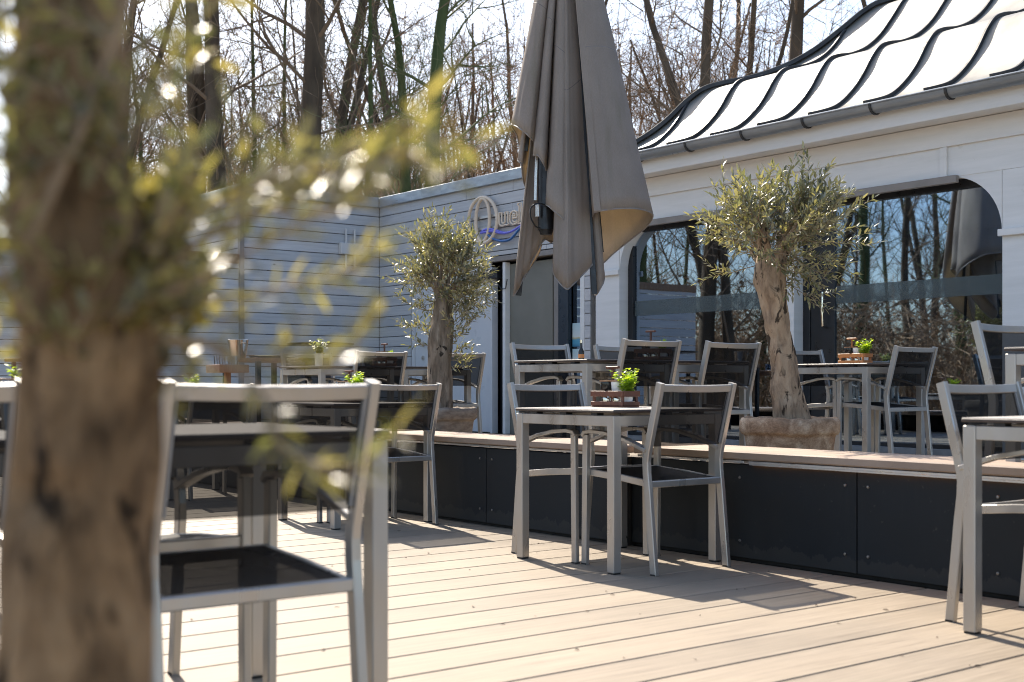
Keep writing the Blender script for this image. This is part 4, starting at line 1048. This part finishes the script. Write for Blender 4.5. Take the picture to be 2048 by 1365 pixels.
for i in range(NT+1):
    t=.04+.96*i/NT; row=[]
    for k,b in enumerate(RP):
        v=apex.lerp(b,t)
        axis=apex.lerp(Vector((cen.x,cen.y,b.z)),t); rad=v-axis
        s=1+.10*math.sin(math.pi*t)*(1-t)
        wv=.010*noise.noise(Vector((k*.35,t*5,1)))*t
        v=axis+rad*s+(rad.normalized()*wv if rad.length>1e-6 else Vector())
        row.append(v)
    rows.append(row)
mb.grid(rows,closed=True)
cp=mb.build('canopy',M['fabric'],um,True,recalc=False,sharp=0)
md=cp.modifiers.new('thickness','SOLIDIFY'); md.thickness=.006; md.offset=0
def upart(mb,nm,mt,par=None):
    o=mb.build(nm,mt,None); o.data.transform(Matrix.Translation(-Vector(um.location))); o.parent=par or um; return o
mb=MB(); mb.tube(RP+[RP[0]],.006,6); upart(mb,'hem',M['soffit'],cp)
rw=rows[14]; mb=MB(); mb.tube(rw+[rw[0]],.0045,5); upart(mb,'seam',M['soffit'],cp)
# overlapping pole flap seam
mb=MB(); s0=apex.lerp(UP(1186,436,-.375),.06); mb.sweep([s0.lerp(UP(1188,436,-.385),t/12) for t in range(13)],.05,.008,RT); upart(mb,'seam_flap',M['fabric'],cp)
# hub box with crank inside the folds
mb=MB(); mb.tube([UP(1092,290,-.02),UP(1092,462,-.04)],.062,16); mb.tube([UP(1092,462,-.04),UP(1092,471,-.04)],[.056,.045],16); upart(mb,'hub',M['plastic_black'])
mb=MB(); mb.sweep([UP(1073,312,-.10),UP(1071,360,-.10),UP(1070,405,-.10)],.022,.018,RT); mb.box(-.02,.02,-.01,.01,-.05,.05,.004,0,Matrix.Translation(UP(1075,425,-.10))); upart(mb,'bracket',M['strip'])
mb=MB(); mb.tube(smooth([UP(1096,418,-.12),UP(1078,413,-.15),UP(1062,420,-.15),UP(1061,440,-.14),UP(1070,457,-.13),UP(1080,460,-.10)],5),.006,6); upart(mb,'cable',M['black'])
for (q,pr) in(((1037,590,.10),0),((1186,592,-.16),0),((1134,560,-.20),0),((1205,500,.18),0),((1075,470,.16),0),((1150,440,.22),0),((1050,300,.05),0)):
    b=UP(*q); mb=MB(); mb.sweep([b,b.lerp(apex,.18),b.lerp(apex,.9)],.045,.028,RT); upart(mb,'rib',M['plastic_black'])
top=apex+Vector((0,0,.12)); mast=Vector((-3.05,5.72,ZU))
mb=MB(); mb.lathe([(.0001,-.16),(.10,-.16),(.11,.0),(.05,.10),(.0001,.12)],apex.x,apex.y,apex.z,20); upart(mb,'crown_cap',M['alu_dark'])
mb=MB(); mb.sweep([top,Vector((mast.x,mast.y,top.z+.1))],.09,.13,(0,0,1)); upart(mb,'arm',M['alu_dark'])
mb=MB(); mb.box(mast.x-.06,mast.x+.06,mast.y-.06,mast.y+.06,ZU+.06,top.z+.2,.01); upart(mb,'mast',M['alu_dark'])
mb=MB(); mb.box(mast.x-.4,mast.x+.4,mast.y-.4,mast.y+.4,ZU,ZU+.06,.01); upart(mb,'base_plate',M['alu_dark'])
# ------------------------------------------------------------------ bare wood behind the buildings
def bare(seed, hgt, r0, limbs=26, z0=1.5, lean=.02, mtr='wood_trunk', mtw='twig_dark', sl=(1.2,3.2), fork=False, fine=1.0):
    rnd=random.Random(seed); r=empty('bare_tree',(0,0,0)); T=MB(); B=MB()
    d=Vector((rnd.gauss(0,lean),rnd.gauss(0,lean),1)); P=[Vector((0,0,-.3))]; n=22
    for i in range(n):
        d=(d+Vector((rnd.gauss(0,.035),rnd.gauss(0,.035),0))); d.normalize(); P.append(P[-1]+d*hgt/n)
    RR=[r0*(1-.78*(i/n)**1.1) for i in range(n+1)]; RR[0]*=1.5; RR[1]*=1.12
    T.tube(P,RR,12,wob=lambda p,a:1+.10*noise.noise(Vector((math.cos(a)*1.5,math.sin(a)*1.5,p.z*1.2+seed))))
    stems=[(P,RR)]
    if fork:
        i0=rnd.randint(5,8); d=Vector((rnd.gauss(0,.3),rnd.gauss(0,.3),1)).normalized(); Q=[P[i0]]
        for i in range(n-i0):
            d=(d+Vector((rnd.gauss(0,.05),rnd.gauss(0,.05),.05))).normalized(); Q.append(Q[-1]+d*hgt/n)
        RQ=[RR[i0]*.75*(1-.75*i/(n-i0)) for i in range(n-i0+1)]; T.tube(Q,RQ,10); stems.append((Q,RQ))
    def branch(p,d,L,rad,lvl):
        k=6 if lvl==0 else (5 if lvl==1 else 4); pts=[p]; 
        for i in range(k):
            d=(d+Vector((rnd.gauss(0,.13),rnd.gauss(0,.13),rnd.gauss(.06,.09)))).normalized(); pts.append(pts[-1]+d*L/k)
        B.tube(pts,[rad*(1-.8*i/k) for i in range(k+1)],5 if lvl==0 else (4 if lvl==1 else 3),cap=False)
        if lvl<2:
            for s in range(int((7 if lvl==0 else 5)*fine)):
                i=rnd.randint(1,k-1); t=rnd.random(); q=pts[i].lerp(pts[i+1],t); dd=(pts[i+1]-pts[i]).normalized()
                u=dd.orthogonal().normalized(); w=dd.cross(u); az=rnd.uniform(0,6.28)
                branch(q,dd*.7+(u*math.cos(az)+w*math.sin(az))*.8+Vector((0,0,.1)),L*rnd.uniform(.3,.6),rad*.45,lvl+1)
    for i in range(limbs):
        P_,R_=stems[i%len(stems)]; z=z0+(hgt-z0)*(i/limbs)**1.0*.97; k=min(range(len(P_)),key=lambda j:abs(P_[j].z-z)); az=rnd.uniform(0,6.28); el=rnd.uniform(.2,1.05)
        dd=Vector((math.cos(az)*math.cos(el),math.sin(az)*math.cos(el),math.sin(el)))
        branch(P_[k],dd,rnd.uniform(*sl)*(1-.35*i/limbs),min(R_[k]*.36,.036)*rnd.uniform(.5,1),0)
    T.build('trunk',M[mtr],r,sharp=0); B.build('branches',M[mtw],r,recalc=False); return r
BP=[bare(1,13,.175,26,2.0), bare(2,13,.14,30,1.6,.03,fork=True), bare(3,12,.165,26,2.2,.02,'wood_moss','twig_green'),
    bare(4,10,.075,34,.8,.05,'wood_moss','twig_green',(.8,2.4)), bare(5,9,.06,36,.6,.06,'wood_trunk','twig_warm',(.8,2.4)), bare(6,12,.13,30,1.4,.05,'wood_trunk','twig_dark',(1,3),True)]
used=set()
def tree(k,px,Y,label,group,rz=0.0,sc=1.0,name='bare_tree',pos=None):
    o=BP[k] if k not in used else copy_tree(BP[k]); used.add(k)
    q=W(px,HOR,Y) if pos is None else pos
    o.location=(q.x,q.y,-.15); o.rotation_euler=(0,0,rz); o.scale=(sc,sc,sc*1.0); tag(o,label,'tree',group); return o
GW='bare trees in the wood behind the roofs'
tree(0,262,27,'dark bare trunk hugging the edge of the near olive trunk',GW,.3)
tree(1,372,25,'forked dark bare tree above the grey annex, nearer the blurred olive',GW,1.1,1.15)
tree(0,418,24,'thick straight dark trunk above the corner of the grey annex',GW,2.3,1.25)
tree(0,598,23,'thickest dark trunk above the grey annex',GW,4.0,1.45)
tree(1,655,26,'leaning forked tree beside the thickest dark trunk',GW,3.6,1.2)
tree(2,803,26,'slim green mossy trunk left of the thick mossy one',GW,.9,.95)
tree(2,882,23,'thick green mossy trunk nearest the umbrella',GW,2.2,1.12)
tree(3,700,24,'bushy mossy sapling above the junction box wall',GW,.4,1.1)
tree(5,1412,25,'dark trunk rising behind the wavy roof, nearer the umbrella',GW,1.7,1.25)
tree(0,1602,27,'straight dark trunk rising behind the crest of the wavy roof',GW,5.2,1.3)
rnd=random.Random(77)
spots=[]
for i in range(88):
    px=210+i*(2040-210)/88+rnd.uniform(-25,25); Y=rnd.uniform(26,46)
    k=rnd.choice([3,4,5,4,3,1] if px<1000 else [4,4,5,4,1,4])
    tree(k,px,Y,'thin bare tree among the others in the wood behind the roofs',GW,rnd.uniform(0,6.28),rnd.uniform(.8,1.25))
# thicket of thin stems and brown twigs: one mass
T=MB(); rnd=random.Random(5)
for i in range(1500):
    px=rnd.uniform(180,2150); Y=rnd.uniform(30,60); q=W(px,HOR,Y); hgt=rnd.uniform(5,14)*Y/40
    d=Vector((rnd.gauss(0,.12),rnd.gauss(0,.12),1)); pts=[Vector((q.x,q.y,-.2))]
    for k in range(6):
        d=(d+Vector((rnd.gauss(0,.10),rnd.gauss(0,.10),0))).normalized(); pts.append(pts[-1]+d*hgt/6)
    T.tube(pts,[.035*(1-.85*k/6) for k in range(7)],4,cap=False)
    for s in range(14):
        k=rnd.randint(2,6); p0=pts[k]; az=rnd.uniform(0,6.28); dd=Vector((math.cos(az),math.sin(az),rnd.uniform(.1,1))).normalized(); L=rnd.uniform(.6,1.8); tw=[p0]
        for j in range(4):
            dd=(dd+Vector((rnd.gauss(0,.2),rnd.gauss(0,.2),rnd.gauss(.05,.15)))).normalized(); tw.append(tw[-1]+dd*L/4)
        T.tube(tw,[.013*(1-.8*j/4) for j in range(5)],3,cap=False)
        for m in range(4):
            j=rnd.randint(1,3); az=rnd.uniform(0,6.28); d2=Vector((math.cos(az),math.sin(az),rnd.uniform(-.1,.9))).normalized(); l2=rnd.uniform(.25,.7)
            T.tube([tw[j],tw[j]+d2*l2*.5,tw[j]+(d2+Vector((0,0,.2)))*l2],[.006,.005,.003],3,cap=False)
tag(T.build('thicket',M['twig_warm'],recalc=False),'brown tangle of bare undergrowth behind the roofs','thicket',kind='stuff')
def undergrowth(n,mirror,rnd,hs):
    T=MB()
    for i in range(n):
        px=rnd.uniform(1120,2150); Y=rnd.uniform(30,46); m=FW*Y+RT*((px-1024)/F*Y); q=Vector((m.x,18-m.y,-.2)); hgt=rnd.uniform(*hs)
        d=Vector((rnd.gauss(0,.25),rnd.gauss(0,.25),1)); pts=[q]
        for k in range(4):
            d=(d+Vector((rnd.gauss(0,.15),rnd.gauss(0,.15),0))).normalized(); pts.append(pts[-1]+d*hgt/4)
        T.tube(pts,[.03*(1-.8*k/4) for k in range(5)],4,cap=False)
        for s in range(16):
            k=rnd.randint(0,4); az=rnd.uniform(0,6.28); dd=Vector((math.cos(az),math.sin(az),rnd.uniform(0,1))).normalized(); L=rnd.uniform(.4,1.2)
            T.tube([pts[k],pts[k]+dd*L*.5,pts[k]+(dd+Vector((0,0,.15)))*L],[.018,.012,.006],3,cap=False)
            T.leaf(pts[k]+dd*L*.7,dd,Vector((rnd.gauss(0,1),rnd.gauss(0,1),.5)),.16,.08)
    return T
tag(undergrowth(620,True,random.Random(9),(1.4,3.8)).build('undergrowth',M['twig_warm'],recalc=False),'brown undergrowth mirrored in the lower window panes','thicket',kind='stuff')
# the same wood across the terrace, mirrored in the window panes
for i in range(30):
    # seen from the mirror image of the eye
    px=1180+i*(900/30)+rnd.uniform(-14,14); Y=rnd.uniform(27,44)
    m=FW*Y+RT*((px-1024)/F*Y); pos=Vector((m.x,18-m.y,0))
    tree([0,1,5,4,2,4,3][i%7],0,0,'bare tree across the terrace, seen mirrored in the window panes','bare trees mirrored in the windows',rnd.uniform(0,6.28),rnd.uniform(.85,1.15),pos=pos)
# ------------------------------------------------------------------ camera, sun, sky
cam=bpy.data.cameras.new('camera'); co=bpy.data.objects.new('camera',cam); COL.objects.link(co)
co.location=(0,0,H); co.rotation_euler=(R(90),0,YAW)
cam.sensor_width=36; cam.lens=F/2048*36; cam.shift_y=(HOR-682.5)/2048; cam.clip_start=.05; cam.clip_end=2000
cam.dof.use_dof=True; cam.dof.focus_distance=8.3; cam.dof.aperture_fstop=cam.lens/1000/.0118; cam.dof.aperture_blades=0
SC.camera=co
EL=R(44); SD=Vector((-.963*math.cos(EL),.27*math.cos(EL),math.sin(EL))).normalized()
sl=bpy.data.lights.new('sun','SUN'); sl.energy=4.8; sl.angle=R(.5); sl.color=(1,.90,.76)
so=bpy.data.objects.new('sun',sl); COL.objects.link(so); so.rotation_mode='QUATERNION'; so.rotation_quaternion=SD.to_track_quat('Z','Y'); so.location=(0,0,20)
w=bpy.data.worlds.new('World'); SC.world=w; w.use_nodes=True; nt=w.node_tree
sk=nt.nodes.new('ShaderNodeTexSky'); sk.sky_type='NISHITA'; sk.sun_disc=False; sk.sun_elevation=EL; sk.sun_rotation=math.atan2(SD.x,SD.y)%(2*math.pi)
sk.air_density=1.0; sk.dust_density=1.8; sk.ozone_density=1.0; sk.altitude=100
bg=nt.nodes['Background']; bg.inputs[1].default_value=.135; nt.links.new(sk.outputs[0],bg.inputs[0])
SC.view_settings.view_transform='Standard'; SC.view_settings.look='None'; SC.view_settings.exposure=1.08; SC.view_settings.gamma=1
SC.cycles.use_denoising=True
try: SC.cycles.denoiser='OPENIMAGEDENOISE'
except Exception: pass
SC.cycles.pixel_filter_type='BLACKMAN_HARRIS'; SC.cycles.filter_width=.95
SC.cycles.max_bounces=10; SC.cycles.transparent_max_bounces=24; SC.cycles.sample_clamp_indirect=8
